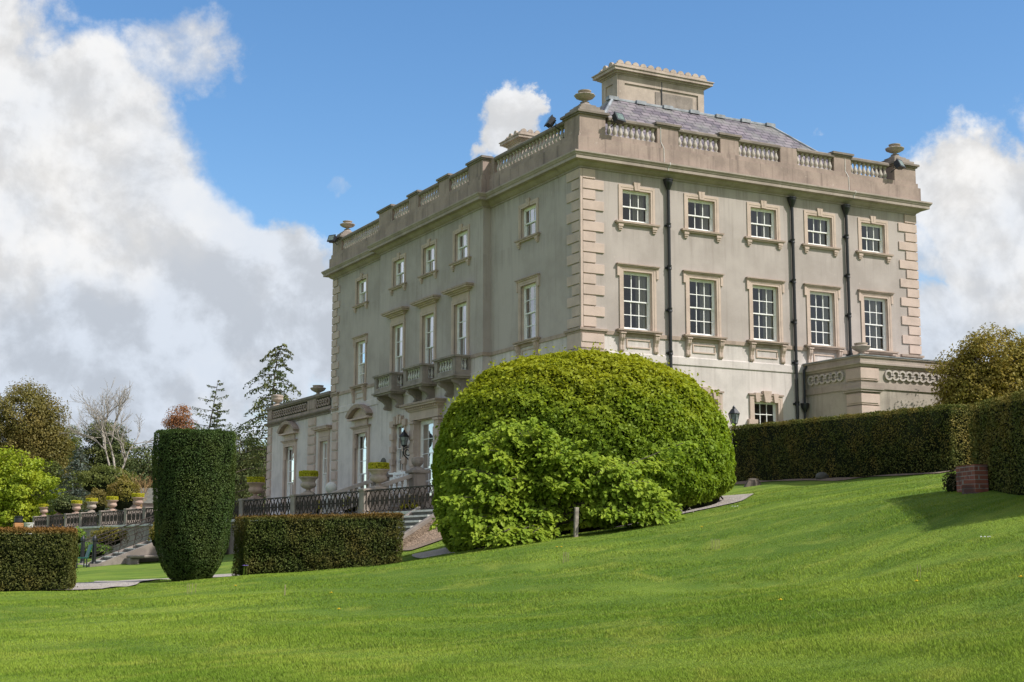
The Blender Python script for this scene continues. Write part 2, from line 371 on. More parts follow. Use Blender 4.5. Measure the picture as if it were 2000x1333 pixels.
GX, GY = np.meshgrid(gx, gy); fx, fy = GX.ravel(), GY.ravel()
gzv = np.concatenate([ground(fx[i:i+20000], fy[i:i+20000]) for i in range(0, len(fx), 20000)])
gzv = np.where(in_terrace(fx, fy) & (fy < 110), np.minimum(gzv, -1.6), gzv)
nx_, ny_ = len(gx), len(gy); idx = np.arange(nx_*ny_).reshape(ny_, nx_)
q = np.stack([idx[:-1, :-1], idx[:-1, 1:], idx[1:, 1:], idx[1:, :-1]], -1).reshape(-1, 4)
lawn = raw('lawn', np.c_[fx, fy, gzv], q, M['lawn']); tag(lawn, kind='structure'); lawn.data.polygons.foreach_set('use_smooth', [True]*len(q))
def drape(name, outline, mat, dz=.012, step=.35):
    """flat sheet following the ground inside an XY outline"""
    o = np.array(outline); x0, y0 = o.min(0); x1, y1 = o.max(0)
    xs = np.arange(x0, x1+step, step); ys = np.arange(y0, y1+step, step)
    bm = bmesh.new()
    vs = [bm.verts.new((x, y, 0)) for x, y in outline]; bm.faces.new(vs)
    for x in xs[1:-1]: bmesh.ops.bisect_plane(bm, geom=bm.verts[:]+bm.edges[:]+bm.faces[:], plane_co=(x, 0, 0), plane_no=(1, 0, 0))
    for y in ys[1:-1]: bmesh.ops.bisect_plane(bm, geom=bm.verts[:]+bm.edges[:]+bm.faces[:], plane_co=(0, y, 0), plane_no=(0, 1, 0))
    for v in bm.verts: v.co.z = gz(v.co.x, v.co.y)+dz
    bmesh.ops.recalc_face_normals(bm, faces=bm.faces)
    me = bpy.data.meshes.new(name); bm.to_mesh(me); bm.free(); me.materials.append(mat)
    ob = bpy.data.objects.new(name, me); COL.objects.link(ob); return ob
def wobble(pts, n=6, a=.12):
    out = []
    for k in range(len(pts)):
        p, q2 = np.array(pts[k], float), np.array(pts[(k+1) % len(pts)], float)
        for j in range(n): out.append(tuple(p+(q2-p)*j/n + (RNG.normal(0, a, 2) if j else 0)))
    return out
tag(drape('gravel_path', wobble([(-20.2, -13.2), (-18.9, -13.9), (-17.6, -11.2), (-15.9, -7.3), (-14.3, -8.4), (-12.5, -6.), (-12.2, -3.), (-14.2, -4.4), (-16.6, -5.2), (-18.1, -8.)], 5, .07), M['gravel'], .03), kind='structure')
tag(drape('gravel_bed', [(-6.45+.8846*lx-(-.4663)*ly, -10.95-.4663*lx+.8846*ly) for lx, ly in [((4.3+.12*math.sin(5*a))*math.cos(a), (3.62+.1*math.sin(7*a))*math.sin(a)) for a in np.linspace(0, 2*pi, 60)[:-1]]], M['gravel'], .025), kind='structure')
tag(drape('soil_strip', [(2.6, -3.5), (3.3, -3.5), (1.2, -17.2), (.1, -17.6), (-.55, -17.2), (1.6, -8.), (2.0, -4.)], M['earth'], .02), kind='structure')
tag(drape('earth_bank', [(-7.4, -2.4), (-5.2, -2.6), (-4.6, 1.2), (-7.2, .0)], M['earth'], .04), kind='structure')
# terrace platform
b = MB(); ys = np.linspace(-.9, 100, 30)
ring = [(railx(y)+.15, y) for y in ys]+[(20, 100), (20, 34.4), (2, 34.4), (-.05, 34.4), (-.05, 24.4), (-.05, 17.3), (-.36, 17.3), (-.36, 7.1), (-.05, 7.1), (-.05, -.9)]
b.prism([(x, y, -3.4) for x, y in ring], (0, 0, 2.33)); tag(b.build('terrace', M['gravel']), kind='structure')

# ------------------------------------------------------------------ THE HOUSE
W, L, PD, YA, YB, WL = 15.605, 24.354, .3286, 6.973, 17.48, 34.16
TR = lambda s, o, z: (s, -o, z)
TL = lambda s, o, z: (-o, s, z)
TP = lambda s, o, z: (-o-PD, s, z)
house = empty('country_house'); tag(house, 'large grey rendered country house with balustraded parapet and slate roof', 'house')
XR = [2.3223, 5.1429, 7.9841, 10.6914, 13.3691]; YL = [3.8391, 8.9478, 12.084, 15.3228, 20.5728]
ZB, ZUT, ZUB, ZLT, ZLB, ZS = 11.03, 10.4134, 9.2398, 7.446, 5.3423, 5.13
def wall(b, T, s0, s1, z0, z1, holes, mi=0, depth=.22, room=True, rmi=1):
    ss = sorted({s0, s1} | {h[0] for h in holes} | {h[1] for h in holes}); zs = sorted({z0, z1} | {h[2] for h in holes} | {h[3] for h in holes})
    b.T = T
    for a0, a1 in zip(ss, ss[1:]):
        for c0, c1 in zip(zs, zs[1:]):
            sm, zm = (a0+a1)/2, (c0+c1)/2
            if any(h[0] < sm < h[1] and h[2] < zm < h[3] for h in holes): continue
            b.poly([(a0, 0, c0), (a1, 0, c0), (a1, 0, c1), (a0, 0, c1)], mi)
    for (a0, a1, c0, c1) in holes:
        d = -depth
        b.poly([(a0, 0, c0), (a0, d, c0), (a0, d, c1), (a0, 0, c1)], 2); b.poly([(a1, 0, c0), (a1, 0, c1), (a1, d, c1), (a1, d, c0)], 2)
        b.poly([(a0, 0, c1), (a0, d, c1), (a1, d, c1), (a1, 0, c1)], 2); b.poly([(a0, 0, c0), (a1, 0, c0), (a1, d, c0), (a0, d, c0)], 2)
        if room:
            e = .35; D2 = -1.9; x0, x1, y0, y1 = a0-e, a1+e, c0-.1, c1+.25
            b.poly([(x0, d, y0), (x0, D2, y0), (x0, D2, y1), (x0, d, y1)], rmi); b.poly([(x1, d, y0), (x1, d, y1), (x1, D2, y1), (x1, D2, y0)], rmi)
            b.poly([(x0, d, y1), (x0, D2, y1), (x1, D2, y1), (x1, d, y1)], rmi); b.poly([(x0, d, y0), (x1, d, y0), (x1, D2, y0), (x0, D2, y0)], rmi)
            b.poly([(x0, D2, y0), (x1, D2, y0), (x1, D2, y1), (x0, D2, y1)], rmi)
A6 = .6
b = MB()
hr = [(x-A6, x+A6, ZUB, ZUT) for x in XR]+[(x-A6, x+A6, ZLB, ZLT) for x in XR]
GFX = [2.35, 5.14, 7.88]
hr += [(x-.55, x+.55, 1.35, 3.10) for x in GFX]
wall(b, TR, 0, W, -1.2, ZB+.05, hr)
dr = lambda y: (y-.78, y+.78, -1.0, 3.05)
hl = lambda y: [(y-A6, y+A6, ZUB, ZUT), (y-A6, y+A6, ZLB, ZLT)]
wall(b, TL, 0, YA, -1.4, ZB+.05, hl(YL[0])+[dr(YL[0])])
PTOP = 7.4788
hp = [h for y in YL[1:4] for h in ((y-A6, y+A6, ZUB, ZUT), (y-A6, y+A6, 4.55, PTOP))]
hp += [(14.47, 15.63, .95, 3.07), (8.5, 9.62, .95, 3.07), (11.1, 13.05, -.6, 3.04)]
wall(b, TP, YA, YB, -1.4, ZB+.05, hp)
wall(b, TL, YB, L, -1.4, ZB+.05, hl(YL[4])+[dr(20.25)])
b.T = None
for y in (YA, YB): b.poly([(0, y, -1.4), (-PD, y, -1.4), (-PD, y, ZB+.05), (0, y, ZB+.05)], 0)
b.poly([(W, 0, -1.2), (W, 24.354, -1.2), (W, 24.354, ZB+.05), (W, 0, ZB+.05)]); b.poly([(0, L, 0), (W, L, 0), (W, L, ZB+.05), (0, L, ZB+.05)])
b.poly([(.0, .0, 11.75), (W, 0, 11.75), (W, L, 11.75), (0, L, 11.75)], 1)
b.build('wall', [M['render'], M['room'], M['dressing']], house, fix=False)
# side wing
b = MB()
wall(b, TL, L, WL, -1.4, 4.62, [(24.68, 25.78, -1.0, 3.0), dr(30.4)])
b.T = None
b.poly([(0, WL, -1.4), (9, WL, -1.4), (9, WL, 4.6), (0, WL, 4.6)]); b.poly([(0, L, 4.61), (9, L, 4.61), (9, WL, 4.61), (0, WL, 4.61)], 1)
wing = b.build('side_wing', [M['render'], M['room'], M['dressing']], house, fix=False)
# string course and plinth band
path_main = [(W, 8), (W, 0), (0, 0), (0, YA), (-PD, YA), (-PD, YB), (0, YB), (0, L), (.4, L)]
b = MB(); b.sweep(path_main, [(-.05, ZS-.02), (.045, ZS-.02), (.045, ZS+.12), (-.05, ZS+.14)])
b.build('string_course', M['sill'], house)
b = MB(); b.sweep([(9.75, 0), (0, 0), (0, YA), (-PD, YA), (-PD, YB), (0, YB), (0, L)], [(-.05, 4.24), (.035, 4.24), (.035, 4.50), (.015, 4.53), (-.05, 4.53)])
b.build('plinth_band', M['render'], house)
# cornice
prof = [(-.06, 10.99), (.04, 10.99), (.04, 11.05), (.09, 11.07), (.16, 11.12), (.22, 11.20), (.26, 11.21), (.42, 11.21), (.42, 11.325), (.445, 11.335), (.46, 11.37), (.50, 11.42), (.50, 11.475), (.10, 11.52), (-.06, 11.52)]
b = MB(); b.sweep(path_main[:-1]+[(8, L)], prof); b.build('cornice', M['cornice'], house)
# parapet courses
b = MB(); b.sweep(path_main[:-1]+[(8, L)], [(-.32, 11.5), (.19, 11.5), (.19, 12.09), (.12, 12.105), (.12, 12.285), (.07, 12.30), (-.32, 12.30)])
b.build('parapet', M['parapet'], house)
# piers of the balustrade: (T, s0, s1, raised)
PR = [(-.08, 1.12, 1), (3.21, 4.13, 1), (6.02, 6.86, 1), (8.82, 9.63, 0), (11.45, 12.30, 1), (14.26, 15.69, 1)]
PLn = [(TL, 6.55, 6.97, 0), (TP, 6.9, 8.18, 1), (TP, 10.01, 11.01, 1), (TP, 13.12, 14.12, 1), (TP, 16.03, 17.56, 1), (TL, 17.5, 18.0, 0), (TL, 23.0, 24.43, 1)]
OV = .07
def pier(T, s0, s1, raised, o0=-.30):
    b = MB(T); b.box(s0, s1, o0, OV, 12.295, 12.93)
    if raised:
        b.box(s0-.10, s1+.10, o0-.06, OV+.10, 12.99, 13.07, 1); b.box(s0-.05, s1+.05, o0-.03, OV+.05, 12.93, 12.99, 1)
    return b.build('parapet_pier', [M['parapet'], M['cap']], house)
for s0, s1, rr in PR[1:-1]: pier(TR, s0, s1, rr)
for T, s0, s1, rr in PLn[:-1]: pier(T, s0, s1, rr)
def corner_pier(x0, x1, y0, y1):
    b = MB(); b.box(x0, x1, y0, y1, 12.29, 12.93); b.box(x0-.06, x1+.06, y0-.06, y1+.06, 12.93, 12.99, 1); b.box(x0-.12, x1+.12, y0-.12, y1+.12, 12.99, 13.07, 1)
    cx, cy = (x0+x1)/2, (y0+y1)/2
    for h, z0, z1 in ((.52, 13.07, 13.20), (.40, 13.20, 13.32), (.30, 13.32, 13.40)): b.box(cx-h, cx+h, cy-h, cy+h, z0, z1, 2)
    b.lathe(cx, cy, [(.30, 13.40), (.20, 13.48), (.14, 13.53), (.17, 13.55)], 12, 2)
    b.build('corner_pier', [M['parapet'], M['cap'], M['oldstone']], house)
    u = MB(); u.lathe(0, 0, [(.15, 0), (.15, .03), (.07, .07), (.08, .10), (.20, .14), (.32, .20), (.375, .28), (.36, .30), (.25, .30), (.20, .33), (.19, .38), (.24, .42), (.24, .45), (.17, .44), (.12, .36)], 36, 0, .05, 12, (.1, .3))
    o = u.build('urn_finial', M['urnstone'], house, smooth=.7); o.location = (cx, cy, 13.53); return o
corner_pier(-.07, 1.0, -.07, 1.0); corner_pier(14.55, W+.07, -.07, 1.0); corner_pier(-.07, 1.0, 23.2, L+.07)
# rail
b = MB(); rp = [(-.24, 12.82), (.06, 12.82), (.10, 12.86), (.10, 12.94), (.05, 12.985), (-.22, 12.985)]
b.T = TR
for (s0, s1) in zip([p[1] for p in PR[:-1]], [p[0] for p in PR[1:]]): b.prism([(s0, o, z) for o, z in rp], (s1-s0, 0, 0))
LB = [(TL, 1.0, 6.55), (TP, 8.18, 10.01), (TP, 11.01, 13.12), (TP, 14.12, 16.03), (TL, 18.0, 23.2)]
for T, s0, s1 in LB: b.T = T; b.prism([(s0, o, z) for o, z in rp], (s1-s0, 0, 0))
b.build('balustrade_rail', M['cap'], house)
BPROF = [(.085, 0), (.085, .045), (.05, .06), (.05, .075), (.075, .12), (.092, .18), (.088, .22), (.06, .30), (.042, .38), (.040, .405), (.062, .42), (.062, .435), (.045, .45), (.07, .475), (.085, .485), (.085, .53)]
bm_ = MB(); bm_.lathe(0, 0, BPROF, 10, 0); bal = bm_.build('baluster', M['baluster'], house, smooth=.8)
spots = []
for (s0, s1) in zip([p[1] for p in PR[:-1]], [p[0] for p in PR[1:]]):
    n = 9 if s1-s0 > 1.95 else 8
    spots += [TR(s0+(s1-s0)*(k+.5)/n, -.07, 12.295) for k in range(n)]
for T, s0, s1 in LB:
    n = max(3, round((s1-s0)/.262))
    spots += [T(s0+(s1-s0)*(k+.5)/n, -.07, 12.295) for k in range(n)]
spots.sort(key=lambda p: (p[0]-CP[0])**2+(p[1]-CP[1])**2)
for k, p in enumerate(spots[:100]):
    o = bal if k == 0 else bal.copy()
    if k: COL.objects.link(o); o.parent = house
    o.location = p
b = MB()
for p in spots[100:]: b.lathe(p[0], p[1], [(r, z+12.295) for r, z in BPROF], 8, 0)
rest_bal = b
# quoins
def quoins(name, sides, ztop=10.97, zbot=5.30):
    """sides: list of (T, s_corner, direction, first_long)"""
    b = MB(); n = 15; h = (ztop-zbot)/n
    for T, s, dr_, long0, arr in sides:
        b.T = T
        for k in range(n):
            w = .93 if (k % 2 == 0) == long0 else .58
            z1 = ztop-k*h; z0 = z1-h+.045
            a0, a1 = (s+dr_*arr, s+dr_*w) if dr_ > 0 else (s+dr_*w, s+dr_*arr)
            b.box(a0, a1, -.02, .045, z0, z1)
    return b
b = quoins('q', [(TR, 0, 1, False, .06), (TL, 0, 1, True, .06)])
b.T = None; b.box(-.04, .055, -.04, .055, 5.30, 10.97); b.build('quoins', M['quoin'], house, bevel=.006)
b = quoins('q', [(TR, W, -1, False, -.04)]); b.build('quoins', M['quoin'], house, bevel=.006)
b = quoins('q', [(TL, L, -1, False, -.04)]); b.build('quoins', M['quoin'], house, bevel=.006)
# pedestals beneath the quoins, with capped cornices, then lower quoins
def pedestal(sides):
    b = MB()
    for T, a0, a1 in sides:
        b.T = T
        b.box(a0, a1, -.02, .12, 5.20, 5.285, 1); b.box(a0+.06, a1-.06, -.02, .08, 5.13, 5.20, 1)
        b.box(a0+.12, a1-.12, -.02, .05, 4.60, 5.13, 0); b.box(a0+.2, a1-.2, -.02, .075, 4.78, 5.10, 0)
        b.box(a0+.02, a1-.02, -.02, .12, 4.46, 4.53, 1); b.box(a0+.06, a1-.06, -.02, .08, 4.38, 4.46, 1)
        for k in range(11):
            z1 = 4.30-k*.48; b.box(a0+.10, a1-.10, -.02, .05, z1-.42, z1, 0)
            b.box(a0+.16, a1-.16, -.02, .07, z1-.37, z1-.05, 0)
    return b
b = MB(); b.box(-.12, 1.02, -.12, 1.06, 5.20, 5.285, 1); b.box(-.075, .96, -.075, 1.0, 5.13, 5.20, 1); b.box(-.05, .90, -.05, .92, 4.60, 5.13); b.box(-.02, .86, -.075, .3, 4.80, 5.10)
b.box(-.12, 1.02, -.12, 1.06, 4.46, 4.53, 1); b.box(-.07, .96, -.07, .98, 4.38, 4.46, 1); b.box(-.05, .9, -.05, .92, -1, 4.38)
b.build('corner_pedestal', [M['quoin'], M['sill']], house, bevel=.005)
pedestal([(TR, 14.55, W+.1)]).build('corner_pedestal', [M['quoin'], M['sill']], house)
pedestal([(TL, 23.25, 24.2)]).build('corner_pedestal', [M['quoin'], M['sill']], house)
# ------------------------------------------------------------------ windows
def sash(a, z0, z1, cols, rows_up, rows_lo, fr=.055, sub=None):
    """sash window centred on s=0: frame mesh + glass mesh, set .12 back"""
    b = MB(TR); g = MB(TR); o0 = -.12
    for s0, s1, c0, c1 in ((-a-.02, -a+fr, z0, z1), (a-fr, a+.02, z0, z1), (-a+fr, a-fr, z1-fr, z1+.02), (-a+fr, a-fr, z0-.02, z0+.075)): b.box(s0, s1, -.24, o0, c0, c1)
    zm = (z0+z1)/2+.0 if sub is None else sub
    i0, i1 = -a+fr, a-fr
    for (lo, hi, rows, of) in ((zm-.02, z1-fr, rows_up, -.145), (z0+.075, zm+.02, rows_lo, -.185)):
        sf = .04
        for s0, s1, c0, c1 in ((i0, i0+sf, lo, hi), (i1-sf, i1, lo, hi), (i0+sf, i1-sf, lo, lo+sf+.005), (i0+sf, i1-sf, hi-sf, hi)): b.box(s0, s1, of-.035, of, c0, c1)
        w = (i1-i0-2*sf)/cols; h = (hi-lo-2*sf)/rows
        for k in range(1, cols): b.box(i0+sf+w*k-.015, i0+sf+w*k+.015, of-.03, of-.004, lo+sf, hi-sf)
        for k in range(1, rows): b.box(i0+sf, i1-sf, of-.031, of-.003, lo+sf+h*k-.015, lo+sf+h*k+.015)
        for c in range(cols):
            for r in range(rows):
                ax, az = RNG.normal(0, .0016, 2)
                x0, x1, y0, y1 = i0+sf+w*c, i0+sf+w*(c+1), lo+sf+h*r, lo+sf+h*(r+1)
                g.poly([(x0, of-.018-ax-az, y0), (x1, of-.018+ax-az, y0), (x1, of-.018+ax+az, y1), (x0, of-.018-ax+az, y1)])
    return b, g
def curtain(a, z0, z1, s0, s1, o=-.27):
    b = MB(TR); n = 26; st = [s0+(s1-s0)*k/n for k in range(n+1)]
    for k in range(n):
        w = lambda j: o+.03*math.sin(j*1.9)+.012*math.sin(j*.7)
        b.poly([(st[k], w(k), z0), (st[k+1], w(k+1), z0), (st[k+1], w(k+1), z1), (st[k], w(k), z1)])
    return b
def console(b, s, zt, zb, w=.13, dp=.17, mi=0):
    """S-shaped scroll bracket against the wall"""
    h = zt-zb; pr = [(0, zt), (dp, zt), (dp*1.05, zt-.12*h), (dp*.95, zt-.25*h), (dp*.6, zt-.42*h), (dp*.42, zt-.62*h), (dp*.5, zt-.78*h), (dp*.55, zt-.88*h), (dp*.4, zt-.97*h), (0, zb)]
    b.prism([(s-w/2, o, z) for o, z in pr], (w, 0, 0), mi)
    for q in (-.25, .25): b.prism([(s+q*w-w*.13, o+.012, z) for o, z in pr[1:-1]]+[(s+q*w-w*.13, .0, zb+.02), (s+q*w-w*.13, .0, zt)], (w*.26, 0, 0), mi)
def ring_frame(b, a, z0, z1, w, proud, mi=0, base=False):
    b.box(-a-w, -a, -.02, proud, z0, z1+w, mi); b.box(a, a+w, -.02, proud, z0, z1+w, mi); b.box(-a, a, -.02, proud, z1, z1+w, mi)
    i = w*.45
    b.box(-a-w, -a-i, proud, proud+.011, z0, z1+w, mi); b.box(a+i, a+w, proud, proud+.011, z0, z1+w, mi); b.box(-a-i, a+i, proud, proud+.011, z1+i, z1+w, mi)
def assemble(frame, glass, cur, sur, sill):
    w = frame.build('window', M['white'], house)
    glass.build('pane', M['glass'], w, fix=False)
    if cur:
        for c in cur: c.build('curtain', M['curtain'], w, smooth=True, fix=False)
    if sur: sur.build('surround', [M['dressing'], M['sill']], w)
    if sill: sill.build('sill', [M['sill'], M['dressing']], w)
    return w
# upper storey
f_, g_ = sash(A6, ZUB, ZUT, 3, 1, 1)
s_ = MB(TR); ring_frame(s_, A6, ZUB, ZUT, .17, .02)
s_.prism([(-.10, .06, ZUT+.0), (.10, .06, ZUT), (.14, .06, ZUT+.30), (-.14, .06, ZUT+.30)], (0, -.08, 0)); s_.box(-.012, .012, -.02, .064, ZUT+.06, ZUT+.29, 1)
l_ = MB(TR); l_.box(-.93, .93, -.02, .13, ZUB-.07, ZUB-.005); l_.box(-.88, .88, -.02, .09, ZUB-.12, ZUB-.07, 1)
for s in (-.72, .72):
    l_.box(s-.10, s+.10, -.02, .10, ZUB-.20, ZUB-.12, 1); l_.box(s-.08, s+.08, -.02, .08, ZUB-.27, ZUB-.20, 1); l_.box(s-.065, s+.065, -.02, .055, ZUB-.33, ZUB-.27, 1)
W_UP = assemble(f_, g_, [curtain(A6, ZUB, ZUT, .10, .58)], s_, l_)
# first floor
f_, g_ = sash(A6, ZLB, ZLT, 3, 2, 2)
s_ = MB(TR); ring_frame(s_, A6, ZLB, ZLT, .17, .03)
for sg in (-1, 1): s_.box(min(sg*.77, sg*.87), max(sg*.77, sg*.87), -.02, .063, 7.25, ZLT+.17)
s_.box(-.90, .90, -.02, .13, ZLT+.215, ZLT+.255, 1); s_.box(-.87, .87, -.02, .09, ZLT+.17, ZLT+.215)
l_ = MB(TR); l_.box(-.93, .93, -.02, .20, ZLB-.06, ZLB-.005); l_.box(-.90, .90, -.02, .16, ZLB-.12, ZLB-.06)
for s in (-.72, .72): l_.box(s-.11, s+.11, -.02, .21, ZLB-.16, ZLB-.12, 1); console(l_, s, ZLB-.16, 4.54, .17, .16, 1)
for x0, x1, y0, y1 in ((-.5, .5, 4.70, 4.745), (-.5, .5, 4.975, 5.02), (-.5, -.455, 4.745, 4.975), (.455, .5, 4.745, 4.975)): l_.box(x0, x1, -.01, .03, y0, y1, 1)
W_LO = assemble(f_, g_, [curtain(A6, ZLB, ZLT, .12, .58)], s_, l_)
# balcony windows
f_, g_ = sash(A6, 4.6, PTOP, 3, 2, 2, sub=6.1)
s_ = MB(TR); ring_frame(s_, A6, 4.56, PTOP, .19, .05)
s_.box(-.76, .76, -.02, .035, PTOP+.19, 7.88)
for o, z0, z1, w, mi in ((.12, 7.86, 7.92, .86, 0), (.2, 7.92, 7.98, .95, 0), (.32, 7.98, 8.04, 1.12, 0), (.36, 8.04, 8.12, 1.18, 1)): s_.box(-w, w, -.02, o, z0, z1, mi)
W_BA = assemble(f_, g_, [curtain(A6, 4.6, PTOP, -.58, -.28), curtain(A6, 4.6, PTOP, .3, .58)], s_, None)
# ground floor of the sunny side: blocked surround with triple keystone
f_, g_ = sash(.55, 1.35, 3.10, 3, 2, 2)
s_ = MB(TR); ring_frame(s_, .55, 1.35, 3.10, .20, .05)
for s in (-.66, .66):
    for z in (1.42, 2.10): s_.box(s-.20, s+.20, -.02, .13, z, z+.30)
for s, w, h, o in ((0, .17, .42, .15), (-.42, .11, .34, .11), (.42, .11, .34, .11)):
    s_.prism([(s-w*.65, o, 3.05), (s+w*.65, o, 3.05), (s+w*1.1, o, 3.05+h), (s-w*1.1, o, 3.05+h)], (0, -o-.02, 0))
s_.box(-.8, .8, -.02, .1, 3.30, 3.36, 1)
l_ = MB(TR); l_.box(-.8, .8, -.02, .15, 1.25, 1.345)
W_GF = assemble(f_, g_, [curtain(.55, 1.9, 3.1, -.5, -.3, -.3), curtain(.55, 1.35, 2.2, -.1, .5, -.3)], s_, l_)
RZ = -pi/2
def put(w, loc, rz=0.): c = copy_tree(w, house); c.location = loc; c.rotation_euler = (0, 0, rz); return c
W_UP.location = (XR[0], 0, 0); W_LO.location = (XR[0], 0, 0); W_GF.location = (GFX[0], 0, 0)
for x in XR[1:]: put(W_UP, (x, 0, 0)); put(W_LO, (x, 0, 0))
for x in GFX[1:]: put(W_GF, (x, 0, 0))
for k in (0, 4): put(W_UP, (0, YL[k], 0), RZ); put(W_LO, (0, YL[k], 0), RZ)
for k in (1, 2, 3): put(W_UP, (-PD, YL[k], 0), RZ)
for n, k in enumerate((1, 2, 3)):
    if n == 0: W_BA.location = (-PD, YL[k], 0); W_BA.rotation_euler = (0, 0, RZ)
    else: put(W_BA, (-PD, YL[k], 0), RZ)
for wobj in [o for o in house.children if o.name.startswith('window')]:
    for ch in wobj.children:
        if ch.name.startswith('pane'): ch.rotation_euler = (0, 0, RNG.normal(0, .006))
        if ch.name.startswith('curtain'): ch.scale = (RNG.uniform(.75, 1.25), 1, 1); ch.location = (RNG.uniform(-.03, .03), RNG.uniform(0, .12), 0); ch.location.x = (.58-.58*ch.scale.x)
# tall garden doors with segmental pediments
f_, g_ = sash(.78, -1.0, 3.05, 3, 3, 3, .10, 1.15)
s_ = MB(TR); ring_frame(s_, .78, -1.0, 3.05, .22, .06)
s_.box(-1.12, 1.12, -.02, .18, 3.33, 3.39, 1); s_.box(-1.05, 1.05, -.02, .12, 3.27, 3.33)
for s in (-.72, .72): console(s_, s, 3.02, 2.35, .14, .10)
s_.box(-.78, .78, -.02, .07, 3.39, 3.70)
R_ = 1.9; half = 1.22; hh = math.asin(half/R_); zc = 3.78-R_*math.cos(hh)
s_.box(-half-.04, half+.04, -.02, .26, 3.68, 3.76)
arc = [(R_*math.sin(t), zc+R_*math.cos(t)) for t in np.linspace(-hh, hh, 15)]
arc2 = [((R_+.17)*math.sin(t), zc+(R_+.17)*math.cos(t)) for t in np.linspace(-hh*1.03, hh*1.03, 15)]
for k in range(14): s_.prism([(arc[k][0], .30, arc[k][1]), (arc[k+1][0], .30, arc[k+1][1]), (arc2[k+1][0], .34, arc2[k+1][1]), (arc2[k][0], .34, arc2[k][1])], (0, -.35, 0), 1)
s_.prism([(x, .05, z) for x, z in arc], (0, -.06, 0))
W_DR = assemble(f_, g_, [curtain(.7, -1, 3.05, -.68, -.4)], s_, None)
W_DR.name = 'garden_door'; W_DR.location = (0, 20.25, 0); W_DR.rotation_euler = (0, 0, RZ)
for y in (YL[0], 30.4): put(W_DR, (0, y, 0), RZ)
# wing window with flat hood
f_, g_ = sash(.55, -1.0, 3.0, 3, 2, 3, .07, 1.4)
s_ = MB(TR); ring_frame(s_, .55, -1., 3.0, .20, .06)
for o, z0, z1, w, mi in ((.05, 3.22, 3.52, .72, 0), (.2, 3.52, 3.58, .95, 0), (.32, 3.58, 3.64, 1.10, 0), (.34, 3.64, 3.72, 1.14, 1)): s_.box(-w, w, -.02, o, z0, z1, mi)
w = assemble(f_, g_, None, s_, None); w.location = (0, 25.23, 0); w.rotation_euler = (0, 0, RZ)
# narrow blocked windows beside the entrance
f_, g_ = sash(.575, .95, 3.07, 3, 2, 2)
s_ = MB(TR); ring_frame(s_, .575, .7, 3.07, .17, .05)
for s in (-.68, .68):
    for z in (.75, 1.3, 1.85, 2.4, 2.95): s_.box(s-.19, s+.19, -.02, .11, z, z+.27)
for s, h in ((0, .40), (-.3, .34), (.3, .34)): s_.prism([(s-.09, .13, 3.06), (s+.09, .13, 3.06), (s*1.15+.12, .13, 3.06+h), (s*1.15-.12, .13, 3.06+h)], (0, -.14, 0))
w = assemble(f_, g_, None, s_, None); w.location = (-PD, 15.05, 0); w.rotation_euler = (0, 0, RZ)
put(w, (-PD, 9.06, 0), RZ)
# entrance doorcase
f_, g_ = sash(.975, -.6, 3.04, 3, 3, 3, .14, 1.0)
s_ = MB(TR)
for sg in (-1, 1):
    s_.box(min(sg*1.0, sg*1.42), max(sg*1.0, sg*1.42), -.02, .18, -.6, 3.0); 
    for z in np.arange(-.5, 2.7, .55): s_.box(min(sg*.98, sg*1.44), max(sg*.98, sg*1.44), -.02, .22, z, z+.40)
    s_.box(min(sg*.95, sg*1.5), max(sg*.95, sg*1.5), -.02, .24, 2.92, 3.02)
s_.box(-1.0, 1.0, -.02, .06, 3.02, 3.06)
s_.box(-1.45, 1.45, -.02, .20, 3.06, 3.42); s_.box(-1.52, 1.52, -.02, .26, 3.42, 3.48)
for k in range(17): s_.box(-1.50+k*.185-.05, -1.50+k*.185+.05, .10, .36, 3.49, 3.58)
s_.box(-1.6, 1.6, -.02, .30, 3.48, 3.585); s_.box(-1.75, 1.75, -.02, .46, 3.585, 3.66); s_.box(-1.82, 1.82, -.02, .52, 3.66, 3.75, 1)
w = assemble(f_, g_, [curtain(.9, -.6, 3.0, -.8, -.4), curtain(.9, -.6, 3., .3, .8)], s_, None); w.name = 'entrance_door'; w.location = (-PD, 12.08, 0); w.rotation_euler = (0, 0, RZ)
# balconies
for n, k in enumerate((1, 2, 3)):
    y = YL[k]+.05
    T = lambda s, o, z: TP(s+y, o, z)
    b = MB(T); bb = MB(T)
    b.box(-1.06, 1.06, -.02, .78, 4.40, 4.47); b.box(-1.0, 1.0, -.02, .70, 4.33, 4.40); b.box(-.98, .98, -.02, .68, 4.47, 4.66)
    for s in (-.85, .85): b.box(s-.13, s+.13, .42, .68, 4.66, 5.12); b.box(s-.12, s+.12, -.02, .10, 4.66, 5.12)
    b.box(-.98, .98, .40, .70, 5.12, 5.17); b.box(-1.04, 1.04, .36, .76, 5.17, 5.25)
    for s in (-.85, .85): b.box(s-.15, s+.15, -.02, .40, 5.12, 5.17); b.box(s-.19, s+.19, -.02, .36, 5.17, 5.25)
    for q in range(6):
        s = -.62+q*.248; bb.lathe(s, .55, [(r*.8, 4.66+z*.87) for r, z in BPROF], 8)
    for s in (-.85, .85):
        for q in range(2): bb.lathe(s, .19+q*.15, [(r*.75, 4.66+z*.87) for r, z in BPROF], 8)
    for s in (-.66, .66): console(b, s, 4.33, 3.72, .20, .62)
    bo = b.build('balcony', M['oldstone'], house)
    bb.build('balcony_balusters', M['coping'], bo, smooth=.8)
ro = rest_bal.build('far_balusters', M['baluster'], house, smooth=.8); ro['kind'] = 'stuff'
